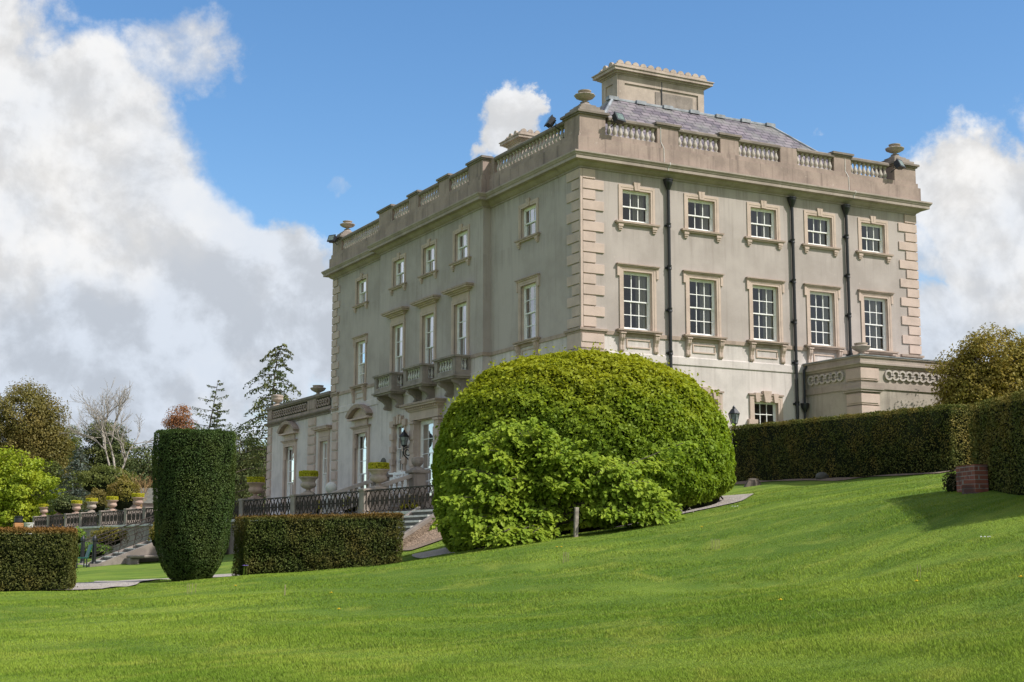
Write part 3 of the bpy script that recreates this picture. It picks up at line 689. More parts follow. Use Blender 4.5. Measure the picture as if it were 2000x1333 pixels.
# ------------------------------------------------------------------ wing trim, porch
def guilloche(b, T, s0, s1, z, R=.185, pitch=.325, o=0., mi=0):
    b.T = T; n = int((s1-s0)/pitch); st = (s0+s1)/2-(n-1)*pitch/2
    for k in range(n):
        s = st+k*pitch; N_ = 16
        for j in range(N_):
            a0, a1 = 2*pi*j/N_, 2*pi*(j+1)/N_; r0 = R*.66
            b.prism([(s+r0*math.cos(a0), o, z+r0*math.sin(a0)), (s+R*math.cos(a0), o, z+R*math.sin(a0)), (s+R*math.cos(a1), o, z+R*math.sin(a1)), (s+r0*math.cos(a1), o, z+r0*math.sin(a1))], (0, .07, 0), mi)
        if k < n-1: b.box(s+pitch/2-.10, s+pitch/2+.10, o+.07, o+.10, z-.025, z+.025, mi)
pw = [(0, L-.02), (0, WL), (5, WL)]
b = MB(); b.sweep(pw, [(-.05, 4.33), (.06, 4.33), (.06, 4.40), (.14, 4.44), (.20, 4.48), (.22, 4.53), (-.05, 4.56)], 1)
b.sweep(pw, [(-.3, 4.56), (.07, 4.56), (.07, 4.70), (-.3, 4.70)]); b.sweep(pw, [(-.3, 5.22), (.08, 5.22), (.12, 5.27), (.16, 5.30), (.16, 5.42), (-.3, 5.45)], 1)
b.sweep(pw, [(-.3, 4.7), (-.06, 4.7), (-.06, 5.22), (-.3, 5.22)], 2)
b.T = TL
for s0, s1 in ((26.40, 27.66), (33.44, WL+.05)): b.box(s0, s1, -.07, .08, 4.7, 5.22); b.box(s0+.1, s1-.1, -.07, .10, 4.75, 5.17)
guilloche(b, TL, 27.7, 33.4, 4.96, .20, .36, 0.); guilloche(b, TL, 24.5, 26.4, 4.96, .20, .36, 0.)
for s0, s1 in ((26.48, 27.60), (33.5, WL+.04)):
    for k in range(11): z1 = 4.30-k*.48; b.T = TL; b.box(s0, s1, -.02, .05, z1-.42, z1, 3); b.box(s0+.06, s1-.06, -.02, .07, z1-.37, z1-.05, 3)
b.build('wing_parapet', [M['parapet'], M['cap'], M['darkstone'], M['quoin']], wing)
def coping_urn(loc, k=1.):
    u = MB(); u.lathe(0, 0, [(.22*k, 0), (.22*k, .06*k), (.10*k, .12*k), (.09*k, .18*k), (.2*k, .23*k), (.34*k, .31*k), (.42*k, .42*k), (.40*k, .45*k), (.30*k, .45*k), (.27*k, .50*k), (.30*k, .55*k), (.30*k, .58*k), (.2*k, .57*k), (.15*k, .45*k)], 36, 0, .05, 12, (.2*k, .44*k))
    o = u.build('urn_finial', M['urnstone'], house, smooth=.7); o.location = loc; return o
coping_urn((.25, 27.0, 5.43), .95)
u = MB(); u.box(-.3, .3, -.3, .3, 0, .1); u.lathe(0, 0, [(.25, .1), (.12, .2), (.10, .26), (.26, .34), (.33, .42), (.32, .55), (.35, .58), (.35, .66), (.2, .7)], 20)
o = u.build('urn_finial', M['urnstone'], house, smooth=.7); o.location = (.3, 33.7, 5.43)
# porch
PX, PY, PZ = 9.8, 3.04, 4.62
b = MB(); pp = [(20.5, 0), (20.5, -PY), (PX, -PY), (PX, -.02)]
b.box(PX, 20.5, -PY, -.0, -1.2, 4.45, 0)
b.sweep(pp, [(-.05, 3.40), (.05, 3.40), (.05, 3.62), (-.05, 3.64)], 3); 
b.sweep(pp, [(-.3, 4.18), (.06, 4.18), (.09, 4.24), (.14, 4.27), (.14, 4.34), (.10, 4.36), (.10, 4.50), (.15, 4.52), (.15, 4.56), (-.3, 4.57)], 3)
b.sweep(pp, [(-.3, 4.571), (.17, 4.565), (.175, 4.60), (-.3, 4.65)], 2)
b.poly([(PX+.1, -PY+.1, 4.6), (20.4, -PY+.1, 4.6), (20.4, 0, 4.6), (PX+.1, 0, 4.6)], 2)
TPF = lambda s, o, z: (s, -PY-o, z); TPS = lambda s, o, z: (PX-o, s, z)
guilloche(b, TPF, 10.75, 15.6, 3.93, .19, .325, .005, 4); guilloche(b, TPS, -2.2, -.15, 3.93, .19, .325, .005, 4)
b.T = None
for (z0, z1, e) in ((3.70, 4.14, .05), (2.82, 3.22, .05), (2.36, 2.78, .05), (1.9, 2.32, .05), (1.44, 1.86, .05), (.9, 1.4, .05)):
    b.box(PX-e, PX+.80, -PY-e, -PY+.75, z0, z1, 1); b.box(PX-e-.025, PX+.72, -PY-e-.025, -PY+.67, z0+.06, z1-.06, 1)
b.box(PX-.14, PX+.95, -PY-.14, -PY+.9, 3.36, 3.44, 3); b.box(PX-.10, PX+.88, -PY-.10, -PY+.84, 3.28, 3.36, 3)
porch = b.build('porch', [M['render_porch'], M['quoin'], M['lead'], M['cornice'], M['baluster']], house)
coping_urn((PX+.42, -PY+.42, PZ), .82)
# downpipes with hopper heads
def downpipe(x, ztop, zbot, o=.10):
    b = MB(TR); b.lathe(x, o, [(.06, zbot), (.06, ztop-.35)], 10)
    for z in np.arange(zbot+.4, ztop-.5, 1.55): b.lathe(x, o, [(.085, z), (.085, z+.03), (.072, z+.05), (.072, z+.10), (.085, z+.12), (.085, z+.15)], 10); b.box(x-.13, x+.13, -.01, .06, z+.03, z+.10)
    b.lathe(x, o, [(.06, ztop-.40), (.09, ztop-.33), (.15, ztop-.16), (.17, ztop-.12), (.17, ztop-.06), (.19, ztop-.04), (.19, ztop)], 10)
    return b.build('downpipe', M['iron'], house, smooth=.6)
downpipe(3.63, 10.98, -.5); downpipe(9.28, 10.98, -.5); downpipe(11.94, 10.98, 4.6)
b = MB(TR); b.lathe(9.62, .12, [(.05, -.5), (.05, 2.75)], 10); b.lathe(9.62, .12, [(.05, 2.74), (.07, 2.8), (.14, 2.95), (.14, 3.02), (.16, 3.04), (.16, 3.1)], 10); b.tube([(9.62, .12, 3.05), (9.62, .14, 4.35), (9.75, .2, 4.55)], .045, 8)
b.build('downpipe', M['iron'], house, smooth=.6)
# lightning conductor cables on the parapet piers
for x in (3.35, 12.0):
    b = MB(TR); b.tube([(x, OV+.01, 12.9), (x, OV+.01, 12.35), (x+.05, .20, 12.1), (x+.06, .20, 11.53), (x+.12, .50, 11.48), (x+.12, .51, 11.40), (x+.08, .43, 11.3), (x+.08, .43, 11.2)], .012, 5); b.build('cable', M['cable'], house)
# floodlights
def flood(loc, rz, tilt):
    b = MB(); b.box(-.19, .19, -.10, .06, -.16, .16); b.box(-.22, .22, -.14, -.10, -.19, .19)
    for k in range(5): b.box(-.15+k*.07, -.13+k*.07, .06, .11, -.12, .12)
    b.tube([(-.24, 0, 0), (-.24, .16, -.05), (.24, .16, -.05), (.24, 0, 0)], .015, 5); b.tube([(0, .16, -.05), (0, .42, -.06)], .02, 5)
    o = b.build('floodlight', M['iron'], house, bevel=.01); o.location = loc; o.rotation_euler = (tilt, 0, rz)
    g = MB(); g.box(-.16, .16, -.147, -.141, -.13, .13); g.build('lamp_glass', M['floodglass'], o)
flood((1.30, -.42, 12.83), .25, -.45); flood((-.42, 1.35, 12.93), -pi/2-.2, -.5); flood((14.45, -.42, 12.83), .35, -.45); flood((-.42, 23.5, 12.9), -pi/2+.5, -.4)
# roof
b = MB(); ex0, ex1, ey0, ey1, ez = .45, W-.45, .45, 7.75, 11.78; rx0, rx1, ry, rz_ = 3.9, 11.62, 4.1, 15.25
A_, B_, C_, D_, E_, G_ = (ex0, ey0, ez), (ex1, ey0, ez), (ex1, ey1, ez), (ex0, ey1, ez), (rx0, ry, rz_), (rx1, ry, rz_)
for f in ((A_, B_, G_, E_), (B_, C_, G_), (C_, D_, E_, G_), (D_, A_, E_)): b.poly(f)
roof = b.build('roof', M['slate'], house)
me = roof.data; uvl = me.uv_layers.new(name='UV')
for pgn in me.polygons:
    n = pgn.normal; h = Vector((-n.y, n.x, 0)).normalized(); up = n.cross(h)
    for li in pgn.loop_indices:
        co = me.vertices[me.loops[li].vertex_index].co; uvl.data[li].uv = (co.dot(h), co.dot(up))
b = MB(); b.tube([E_, G_], .075, 6); 
for p, q2 in ((E_, A_), (E_, D_), (G_, B_), (G_, C_)): b.tube([p, q2], .07, 6)
for k in range(7): x = rx0+(rx1-rx0)*k/6; b.box(x-.22, x+.22, ry-.14, ry+.14, rz_-.06, rz_+.085)
b.box(ex0+.25, ex0+1.1, ey0+.4, ey0+1.0, ez+.2, ez+1.15)
b.build('ridge_flashing', M['lead'], roof)
# small crests / chimneys
def chimney(x0, x1, y0, y1, z0, z1, nf, nl):
    b = MB(); b.box(x0, x1, y0, y1, z0, z1)
    w = .30
    for a0, a1, c0, c1 in ((x0, x0+w, z0, z1), (x1-w, x1, z0, z1), (x0+w, x1-w, z1-.42, z1)): b.box(a0, a1, y0-.05, y0+.01, c0, c1)
    for a0, a1, c0, c1 in ((y0-.05, y0+w, z0, z1), (y1-w, y1, z0, z1), (y0+w, y1-w, z1-.42, z1)): b.box(x0-.05, x0+.01, a0, a1, c0, c1)
    b.box((x0+x1)/2-.3, x1-w-.25, y0-.022, y0+.01, z0, z1-.55, 2)
    b.box((x0+x1)/2-.02, (x0+x1)/2+.02, y0-.054, y0+.01, z0, z1, 1)
    for e, c0, c1 in ((.09, z1-.10, z1-.05), (.17, z1-.05, z1+.02), (.30, z1+.02, z1+.14), (.34, z1+.14, z1+.18)): b.box(x0-e, x1+e, y0-e, y1+e, c0, c1)
    e = .12; zt = z1+.18
    b.box(x0-e, x1+e, y0-e, y1+e, zt, zt+.17, 0)
    def bump(cx, cy, ax):
        pr = [(.15*math.cos(t), .15*math.sin(t)) for t in np.linspace(0, pi, 7)]
        if ax == 'x': b.prism([(cx+u, cy, zt+.168+v) for u, v in pr], (0, .10, 0))
        else: b.prism([(cx, cy+u, zt+.168+v) for u, v in pr], (.10, 0, 0))
    for k in range(nf):
        x = x0-e+.2+(x1-x0+2*e-.4)*k/(nf-1); bump(x, y0-e-.005, 'x'); bump(x, y1+e-.095, 'x')
    for k in range(1, nl): y = y0-e+(y1-y0+2*e)*k/nl; bump(x0-e-.005, y, 'y'); bump(x1+e-.095, y, 'y')
    return b.build('chimney', [M['chimney'], M['iron'], M['oldstone']], roof)
M['chimney'] = stone('chimney_render', (.50, .415, .345), (.20, .155, .125), (.62, .56, .49), .6, .5, 1.2, None, .3)
chimney(4.72, 8.92, 5.0, 6.15, 13., 16.76, 12, 3); chimney(5.45, 9.6, 14.6, 15.9, 11.7, 16.55, 12, 3)
# wall lantern and plaque beside the entrance
def lantern(parent, loc, k=1.):
    g = MB(); b = MB()
    ring = lambda r, z: [(r*math.cos(2*pi*j/6+.3), r*math.sin(2*pi*j/6+.3), z) for j in range(6)]
    a, c = ring(.11*k, 0), ring(.20*k, .36*k)
    for j in range(6): g.poly([a[j], a[(j+1) % 6], c[(j+1) % 6], c[j]]); b.tube([a[j], c[j]], .012*k, 5)
    b.tube(a, .014*k, 5, closed=True); b.tube(c, .018*k, 5, closed=True)
    b.lathe(0, 0, [(.23*k, .36*k), (.22*k, .39*k), (.10*k, .54*k), (.06*k, .56*k), (.06*k, .60*k), (.02*k, .66*k)], 6); b.lathe(0, 0, [(.03*k, -.10*k), (.07*k, -.05*k), (.11*k, .0)], 6)
    o = b.build('lantern', M['iron'], parent); o.location = loc; p = g.build('lantern_glass', M['lampglass'], o); return o
b = MB(TP); y0 = 13.55
sp = [(y0, .05+.20*math.cos(t)*(1-t/14)+.2, 1.75+.22*math.sin(t)*(1-t/14)) for t in np.linspace(-1.5, 9, 30)]
b.tube(sp, .022, 6); b.tube([(y0, .02, 1.35), (y0, .2, 1.42), (y0, .42, 1.62), (y0, .45, 1.9), (y0, .42, 2.0)], .025, 6); b.tube([(y0, .02, 1.3), (y0, .02, 2.1)], .03, 6); b.tube([(y0, .02, 2.0), (y0, .42, 2.0)], .02, 6)
wb = b.build('wall_bracket', M['iron'], house, smooth=.6); lantern(wb, (-PD-.42, y0, 2.03), 1.0)
b = MB(lambda a, c, z: (-PD-c, 16.77+a, 1.35+z))
for r, o in ((.34, .03), (.27, .05)):
    b.prism([(r*math.cos(t), o, r*math.sin(t)) for t in np.linspace(0, 2*pi, 25)[:-1]], (0, -o-.01, 0))
for k in range(6): t = k*pi/3; b.box(.13*math.cos(t)-.06, .13*math.cos(t)+.06, .05, .08, .13*math.sin(t)-.06, .13*math.sin(t)+.06)
b.build('round_plaque', M['darkstone'], house)
# ------------------------------------------------------------------ terrace wall with iron railing
ZC, ZR = -1.04, -.20
tw = empty('terrace_wall', (railx(1.6), 1.6, -3.2)); tag(tw, 'long terrace wall with pale coping, stone piers and interlaced iron railing', 'wall')
def tw_obj(b, name, mats, **k):
    o = b.build(name, mats, None, **k); o.parent = tw; o.matrix_parent_inverse = Matrix.Translation((-railx(1.6), -1.6, 3.2)); return o
ux, uy = -.0455/math.hypot(1, .0455), 1/math.hypot(1, .0455)       # along the wall
TW = lambda s, o, z: (railx(s)-o*uy, s+o*ux, z)
b = MB(TW); b.box(-1.0, 98, -.3, 0., -3.35, ZC-.10); tw_obj(b, 'wall', M['oldstone'])
b = MB(TW)
yy = -1.1
while yy < 98: b.box(yy, yy+1.99, -.42, .10, ZC-.115, ZC); yy += 2.
tw_obj(b, 'coping', M['coping'], bevel=.012)
PY_ = [-.7, 6.4, 13.08, 19.14, 23.6, 29.5, 34.0, 37.59, 42.92, 47.63, 51.44, 56.3, 60.64]
for y in PY_:
    b = MB(TW); b.box(y-.21, y+.21, -.95, .02, ZC, ZR-.02); b.box(y-.25, y+.25, -.99, .05, ZC, ZC+.12); b.box(y-.24, y+.24, -.98, .05, ZR-.04, ZR+.05)
    tw_obj(b, 'pier', M['oldstone'], bevel=.01)
for y0, y1 in zip(PY_[:-1], PY_[1:]):
    if 23 < y0 < 23.7: continue
    a0, a1 = y0+.22, y1-.22
    if y0 == 19.14: a1 = 20.5
    b = MB(TW); zm = (ZC+ZR)/2; H = (ZR-ZC)/2-.05; far = y0 > 30
    b.box(a0, a1, -.10, -.04, ZR-.055, ZR-.015); b.box(a0, a1, -.095, -.045, ZC+.03, ZC+.06)
    n = max(2, round((a1-a0)/.40)); p = (a1-a0)/n; N_ = 10 if far else 20
    for k in range(n):
        s = a0+p*(k+.5)
        for wdt, ht, r in ((p*.78, H, .021), (p*.22, H*.50, .015)):
            pts = [(s+wdt*math.cos(t), -.07, zm+ht*math.sin(t)) for t in np.linspace(0, 2*pi, N_+1)[:-1]]
            pts = [(min(max(q[0], a0), a1), q[1]+(.012 if k % 2 else -.012), q[2]) for q in pts]
            b.tube(pts, r, 4, closed=True)
        if not far:
            b.prism([(s+p*.13*math.cos(t), -.082, zm+H*.36*math.sin(t)) for t in np.linspace(0, 2*pi, 15)[:-1]], (0, .024, 0))
            b.box(s+p*.5-.05, s+p*.5+.05, -.085, -.055, zm-.03, zm+.03)
        else: b.box(s-.05, s+.05, -.085, -.055, zm-.18, zm+.18)
    tw_obj(b, 'railing_panel', M['rustiron'])
# planter urns with clipped box
def sample_cyl(cx, cy, z0, z1, r, n):
    k = int(n*.55); a = RNG.uniform(0, 2*pi, n); rr = np.r_[np.full(k, r), r*np.sqrt(RNG.uniform(0, 1, n-k))]; z = np.r_[RNG.uniform(z0, z1, k), np.full(n-k, z1)]
    P = np.c_[cx+rr*np.cos(a), cy+rr*np.sin(a), z]; Nn = np.c_[np.cos(a), np.sin(a), np.zeros(n)]; Nn[k:] = (0, 0, 1); return P, Nn
def make_planter(mat):
    r = empty('planter_urn')
    b = MB(); b.box(-.25, .25, -.25, .25, 0, .07)
    b.lathe(0, 0, [(.24, .07), (.22, .11), (.12, .15), (.09, .21), (.12, .24), (.22, .27), (.315, .34), (.335, .42), (.31, .49), (.275, .53), (.285, .57), (.335, .65), (.40, .70), (.42, .715), (.42, .75), (.35, .75), (.3, .66)], 24)
    b.build('urn', mat, r, smooth=.7)
    P, Nn = sample_cyl(0, 0, .735, .98, .385, 2800); P += RNG.normal(0, .012, P.shape)
    c = MB(); c.lathe(0, 0, [(.33, .70), (.34, .95), (.30, .96)], 14)
    leaves('box_plant', P, Nn, RNG.uniform(.04, .065, len(P)), M['box'], r, (np.array(c.v), [f for f in c.f if len(f) == 4], M['core']), jit=.5)
    return r
pa, pb = make_planter(M['urnstone']), make_planter(M['terracotta'])
LBL = {6.4: 'grey stone urn of clipped golden box, nearest the white bench and entrance steps', 13.08: 'grey stone urn of clipped golden box above the middle of the front boxy hedge', 19.14: 'pink stained urn of clipped box just right of the green yew column',
 37.59: 'large terracotta box urn on the pier just left of the yew column', 42.92: 'terracotta box urn second left of the yew column, in front of the yellow shrub', 47.63: 'grey stone box urn third left of the yew column, beside the bronze shrub',
 51.44: 'terracotta box urn fourth left of the yew column, left of the bronze shrub', 56.3: 'terracotta box urn second from the far end of the railing', 60.64: 'smallest box urn on the end pier of the railing, against the lime tree'}
first = {}
for y in (6.4, 13.08, 19.14, 37.59, 42.92, 47.63, 51.44, 56.3, 60.64):
    src = pa if y < 15 or y in (47.63,) else pb
    o = src if id(src) not in first else copy_tree(src)
    first[id(src)] = 1
    o.location = TW(y, -.66, ZR+.05); o.rotation_euler = (0, 0, RNG.uniform(0, 6)); s = .93 if y < 30 else .84; o.scale = (s*RNG.uniform(.96, 1.04),)*3
    tag(o, LBL[y], 'planter', 'urns of clipped box on the terrace piers')
# ------------------------------------------------------------------ far garden staircase
st = empty('garden_staircase', (-12, 21.7, -3.15)); tag(st, 'stone garden staircase with scrolled iron handrails beside the yew column', 'staircase')
def child(b, name, mats, root, **k):
    o = b.build(name, mats, None, **k); o.parent = root; o.matrix_parent_inverse = root.matrix_basis.inverted() if False else Matrix.Translation(-Vector(root.location)); return o
n = 12; x0, x1, y0, y1, z0, z1 = -12.1, -6.35, 20.75, 22.85, -3.18, ZC-.02
b = MB()
for k in range(n):
    xa = x0+(x1-x0)*k/n; zt = z0+(z1-z0)*(k+1)/n
    b.box(xa, x1, y0, y1, z0-.3 if k == 0 else z0+(z1-z0)*k/n-.02, zt-.05, 0); b.box(xa-.03, x1, y0, y1, zt-.05, zt, 1)
child(b, 'steps', [M['darkstone'], M['coping']], st)
for ya, yb in ((y0-.38, y0), (y1, y1+.3)):
    b = MB(); pr = [(x0+.3, z0-.3), (x1, z0-.3), (x1, z1+.20), (x1-.2, z1+.20), (x0+.3, z0+.22)]
    b.prism([(x, ya, z) for x, z in pr], (0, yb-ya, 0)); child(b, 'wing_wall', M['oldstone'], st)
    ym = (ya+yb)/2; b = MB()
    b.box(x0-.1, x0+.32, ym-.2, ym+.2, z0-.2, z0+.22, 1); b.lathe(x0+.1, ym, [(.12, z0+.22), (.09, z0+.3), (.085, z0+1.15), (.11, z0+1.2), (.10, z0+1.3), (.04, z0+1.4), (.02, z0+1.44)], 10, 0)
    child(b, 'newel_post', [M['iron'], M['oldstone']], st)
    b = MB(); sl = (z1-z0)/(x1-x0); rail = lambda x, h: (x, ym, z0+.2+(x-x0)*sl+h)
    b.tube([rail(x0+.1, .95), rail(x1+.3, .95)], .028, 6); b.tube([rail(x0+.3, .18), rail(x1, .18)], .016, 5); b.tube([rail(x0+.1, .62), rail(x1, .62)], .016, 5)
    for k in range(9):
        xm = x0+.5+k*.62
        c = rail(xm+.2, .42); b.tube([(c[0]+(.05+.19*(t/9))*math.cos(t), ym, c[2]+(.05+.19*(t/9))*math.sin(t)) for t in np.linspace(0, 9, 22)], .012, 4)
        b.tube([rail(xm, .05), rail(xm+.08, .5), rail(xm, .95)], .012, 4)
    child(b, 'handrail', M['rustiron'], st)
# rubble ledge with slab beside it
lg = empty('stone_ledge', (-9.6, 20.0, -3.15)); tag(lg, 'rough stone shelf on rubble blocks at the foot of the staircase wall', 'stone shelf')
b = MB(); b.box(-10.7, -8.9, 19.5, 20.3, -2.72, -2.60); child(b, 'slab', M['oldstone'], lg, bevel=.03)
for x in (-10.5, -9.1): b = MB(); b.box(x-.22, x+.22, 19.6, 20.3, -3.3, -2.72); child(b, 'block', M['oldstone'], lg, bevel=.05)
# near steps between boxy hedge and mound
ns = empty('stone_steps', (-8, .3, -3)); tag(ns, 'short mossy stone steps between the boxy hedge and the hornbeam mound', 'steps')
b = MB(); n = 11; x0, x1, y0, y1, z0, z1 = -8.7, -5.5, -.75, 1.15, -3., ZC-.02
for k in range(n):
    xa = x0+(x1-x0)*k/n; zt = z0+(z1-z0)*(k+1)/n
    b.box(xa, x1, y0, y1, z0-.6 if k == 0 else z0+(z1-z0)*k/n-.02, zt-.06, 0); b.box(xa-.04, x1, y0, y1, zt-.06, zt, 1)
child(b, 'steps', [M['darkstone'], M['coping']], ns)
for yk in (y0-.26, y1+.02):
    b = MB(); pr = [(x0, z0-.12), (x1, z1-.12), (x1, z1+.14), (x0, z0+.14)]; b.prism([(x, yk, z) for x, z in pr], (0, .24, 0)); child(b, 'side_kerb', M['oldstone'], ns, bevel=.02)
b = MB(); pr = [(x0, z0-.5), (x1+.5, z0-.5), (x1+.5, z1+.02), (x1, z1), (x0, z0+.0)]
b.prism([(x, y0-.36, z) for x, z in pr], (0, .2, 0)); b.prism([(x0-.2, y0-1.6, z0-.5), (x1+.5, y0-2.2, z0-.2), (x1+.5, y0-.3, z1), (x0, y0-.3, z0)], (.0, .0, -.3)); child(b, 'bank', M['earth'], ns)
# ------------------------------------------------------------------ entrance perron
pe = empty('entrance_steps', (-2.6, 8.6, ZC)); tag(pe, 'stone entrance steps with sloping balustrades and ball topped piers', 'steps')
LZ = -.35
b = MB(); b.box(-2.9, -PD-.06, 6.5, 13.6, ZC-.05, LZ)
for k in range(4): b.box(-4.3+k*.35, -2.88, 7.25, 10.45, ZC-.04, ZC+(k+1)*.138)
child(b, 'steps', M['oldstone'], pe)
for y in (7.1, 10.6):
    b = MB(); b.box(-3.24, -2.74, y-.25, y+.25, LZ, .50); b.box(-3.34, -2.64, y-.35, y+.35, .50, .60); b.lathe(-2.99, y, [(.30, .60), (.27, .66), (.16, .72), (.09, .76)], 12)
    if y < 8: b.lathe(-2.99, y, [(.09, .74), (.14, .78), (.215, .86), (.235, .96), (.22, 1.07), (.18, 1.10), (.15, 1.07)], 24, 0, .07, 8, (.8, 1.09))
    else: b.lathe(-2.99, y, [(.2, .62), (.25, .68), (.2, .76), (.05, .80)], 12)
    child(b, 'pier', M['oldstone'], pe, bevel=.01)
    b = MB(); b.prism([(-3.22, y-.13, .34), (-3.22, y-.13, .48), (-5.1, y-.13, -.14), (-5.1, y-.13, -.28)], (0, .26, 0)); b.prism([(-3.22, y-.12, LZ-.02), (-3.22, y-.12, LZ+.10), (-5.1, y-.12, -.87), (-5.1, y-.12, -1.0)], (0, .24, 0))
    for k in range(8): x = -3.38-k*.22; zz = -.25+(x+3.22)*.335; b.lathe(x, y, [(r*.75, zz+z*1.13) for r, z in BPROF], 8)
    child(b, 'balustrade', M['baluster'], pe)
# white bench on the landing
bn = empty('garden_bench', (-2.0, 11.3, LZ)); tag(bn, 'white painted wooden bench with slatted cross-braced back on the entrance landing', 'bench')
b = MB(); xb = -2.0; ya, yb = 9.7, 12.62; ym = (ya+yb)/2
for z in (.70, .14): b.box(xb-.03, xb+.03, ya, yb, z-.05, z+.05)
for y in (ya+.04, ym-.42, ym+.42, yb-.04): b.box(xb-.035, xb+.035, y-.045, y+.045, .05, .77)
for y in list(np.arange(ya+.16, ym-.5, .115))+list(np.arange(ym+.53, yb-.1, .115)): b.box(xb-.015, xb+.015, y-.03, y+.03, .19, .65)
for a in (1, -1): b.prism([(xb-.015, ym-.38, .20 if a > 0 else .58), (xb-.015, ym-.38, .28 if a > 0 else .66), (xb-.015, ym+.38, .66 if a > 0 else .28), (xb-.015, ym+.38, .58 if a > 0 else .20)], (.03+.004*a, 0, 0))
b.T = lambda a, c, z: (xb+z, ym+a, .43+c); b.lathe(0, 0, [(.16, -.022), (.16, .022)], 14); b.T = None
child(b, 'backrest', M['white'], bn)
b = MB(); b.box(xb+.03, xb+.5, ya, yb, .03, .09); child(b, 'seat', M['white'], bn)
for y in (ya+.04, yb-.04):
    for x in (xb, xb+.45): b = MB(); b.box(x-.035, x+.035, y-.035, y+.035, LZ, .05 if x == xb else .03); child(b, 'leg', M['white'], bn)
    b = MB(); b.box(xb+.036, xb+.49, y-.03, y+.03, .33, .38); b.box(xb+.42, xb+.48, y-.029, y+.029, .09, .33); child(b, 'armrest', M['white'], bn)
# stone ball, pots, pillars, seat
p = at(647, 953, 57); b = MB(); b.box(-.2, .2, -.2, .2, ZC-p[2], -.42); b.lathe(0, 0, [(.16, -.42), (.08, -.3)]+[(.235*math.sin(t), -.235*math.cos(t)+.0) for t in np.linspace(.4, pi, 10)], 18)
o = b.build('stone_ball', M['coping'], smooth=.6); o.location = p; tag(o, 'pale stone ball on a low pedestal behind the terrace railing', 'ornament')
p = at(36, 1022, 82); b = MB(); lt = empty('garden_lantern', (p[0], p[1], -3.15)); tag(lt, 'orange clay pillar with black cap rising behind the left hedge', 'pillar')
b.box(p[0]-.25, p[0]+.25, p[1]-.25, p[1]+.25, -3.2, p[2]+.0); child(b, 'pillar', M['orange'], lt, bevel=.02)
b = MB(); b.lathe(p[0], p[1], [(.2, p[2]), (.24, p[2]+.06), (.22, p[2]+.3), (.24, p[2]+.34), (.24, p[2]+.4)], 16); child(b, 'cap', M['iron'], lt)
p = at(56, 1030, 90); po = empty('white_pot', (p[0], p[1], p[2]-.25)); tag(po, 'white round pot standing at the end of the iron railing', 'pot')
b = MB(); b.lathe(p[0], p[1], [(.2, ZC-.6), (.22, p[2]-.2), (.28, p[2]+.2), (.31, p[2]+.22), (.31, p[2]+.28), (.26, p[2]+.25)], 18); child(b, 'pot', M['coping'], po, smooth=.6)
p = at(150, 1108, 60); gs = empty('green_seat', (p[0], p[1], -3.15)); tag(gs, 'dark green garden chair half hidden behind the left hedge', 'chair')
b = MB(); b.box(p[0]-.1, p[0]+.38, p[1]-.3, p[1]+.3, -2.73, -2.68); child(b, 'seat', M['green_paint'], gs)
b = MB(); b.prism([(p[0]+.36, p[1]-.3, -2.7), (p[0]+.40, p[1]-.3, -2.7), (p[0]+.56, p[1]-.3, -2.15), (p[0]+.52, p[1]-.3, -2.15)], (0, .6, 0)); child(b, 'backrest', M['green_paint'], gs)
for dx in (-.06, .34):
    for dy in (-.27, .27): b = MB(); b.box(p[0]+dx-.025, p[0]+dx+.025, p[1]+dy-.025, p[1]+dy+.025, -3.2, -2.73); child(b, 'leg', M['iron'], gs)
# lamp post by the house
p = at(1434, 828, 47.5); lp = empty('lamp_post', (p[0], p[1], gz(p[0], p[1]))); tag(lp, 'black lantern on a post between the hornbeam mound and the long hedge', 'lamp post')
b = MB(); b.lathe(p[0], p[1], [(.10, gz(p[0], p[1])-.1), (.09, gz(p[0], p[1])+.3), (.045, gz(p[0], p[1])+.5), (.04, p[2]-.12), (.06, p[2]-.06)], 10); post = child(b, 'post', M['iron'], lp)
lo_ = lantern(None, (0, 0, 0), .92); lo_.parent = lp; lo_.location = (0, 0, p[2]-lp.location[2])
# brick retaining wall at the gap
bw = empty('brick_wall', (-5.9, -23.1, -1.5)); tag(bw, 'low red brick retaining wall end beside the gap in the hedges', 'wall')
pa_, pb_ = at(1868, 965, 25.6), at(1906, 966, 24.9)
def brickrun(pts, zt, zb_, th):
    b = MB()
    for (a, c) in zip(pts, pts[1:]):
        a, c = np.array(a[:2]), np.array(c[:2]); d = (c-a)/np.linalg.norm(c-a); nn = np.array((-d[1], d[0]))*th
        q = [a, c, c+nn, a+nn]; b.prism([(x, y, zb_) for x, y in q], (0, 0, zt-zb_))
    return b
e1, e2, e3 = at(1869, 965, 24.6), at(1906, 966, 23.9), at(1936, 966, 24.6)
dv = np.array((.46, .885))
b = brickrun([e1, e2], -.87, -1.75, .23); child(b, 'end_pier', M['brick'], bw)
b = brickrun([e2+np.array((.02, .04, 0)), e3], -1.12, -1.75, .22); child(b, 'side_wall', M['brick'], bw)
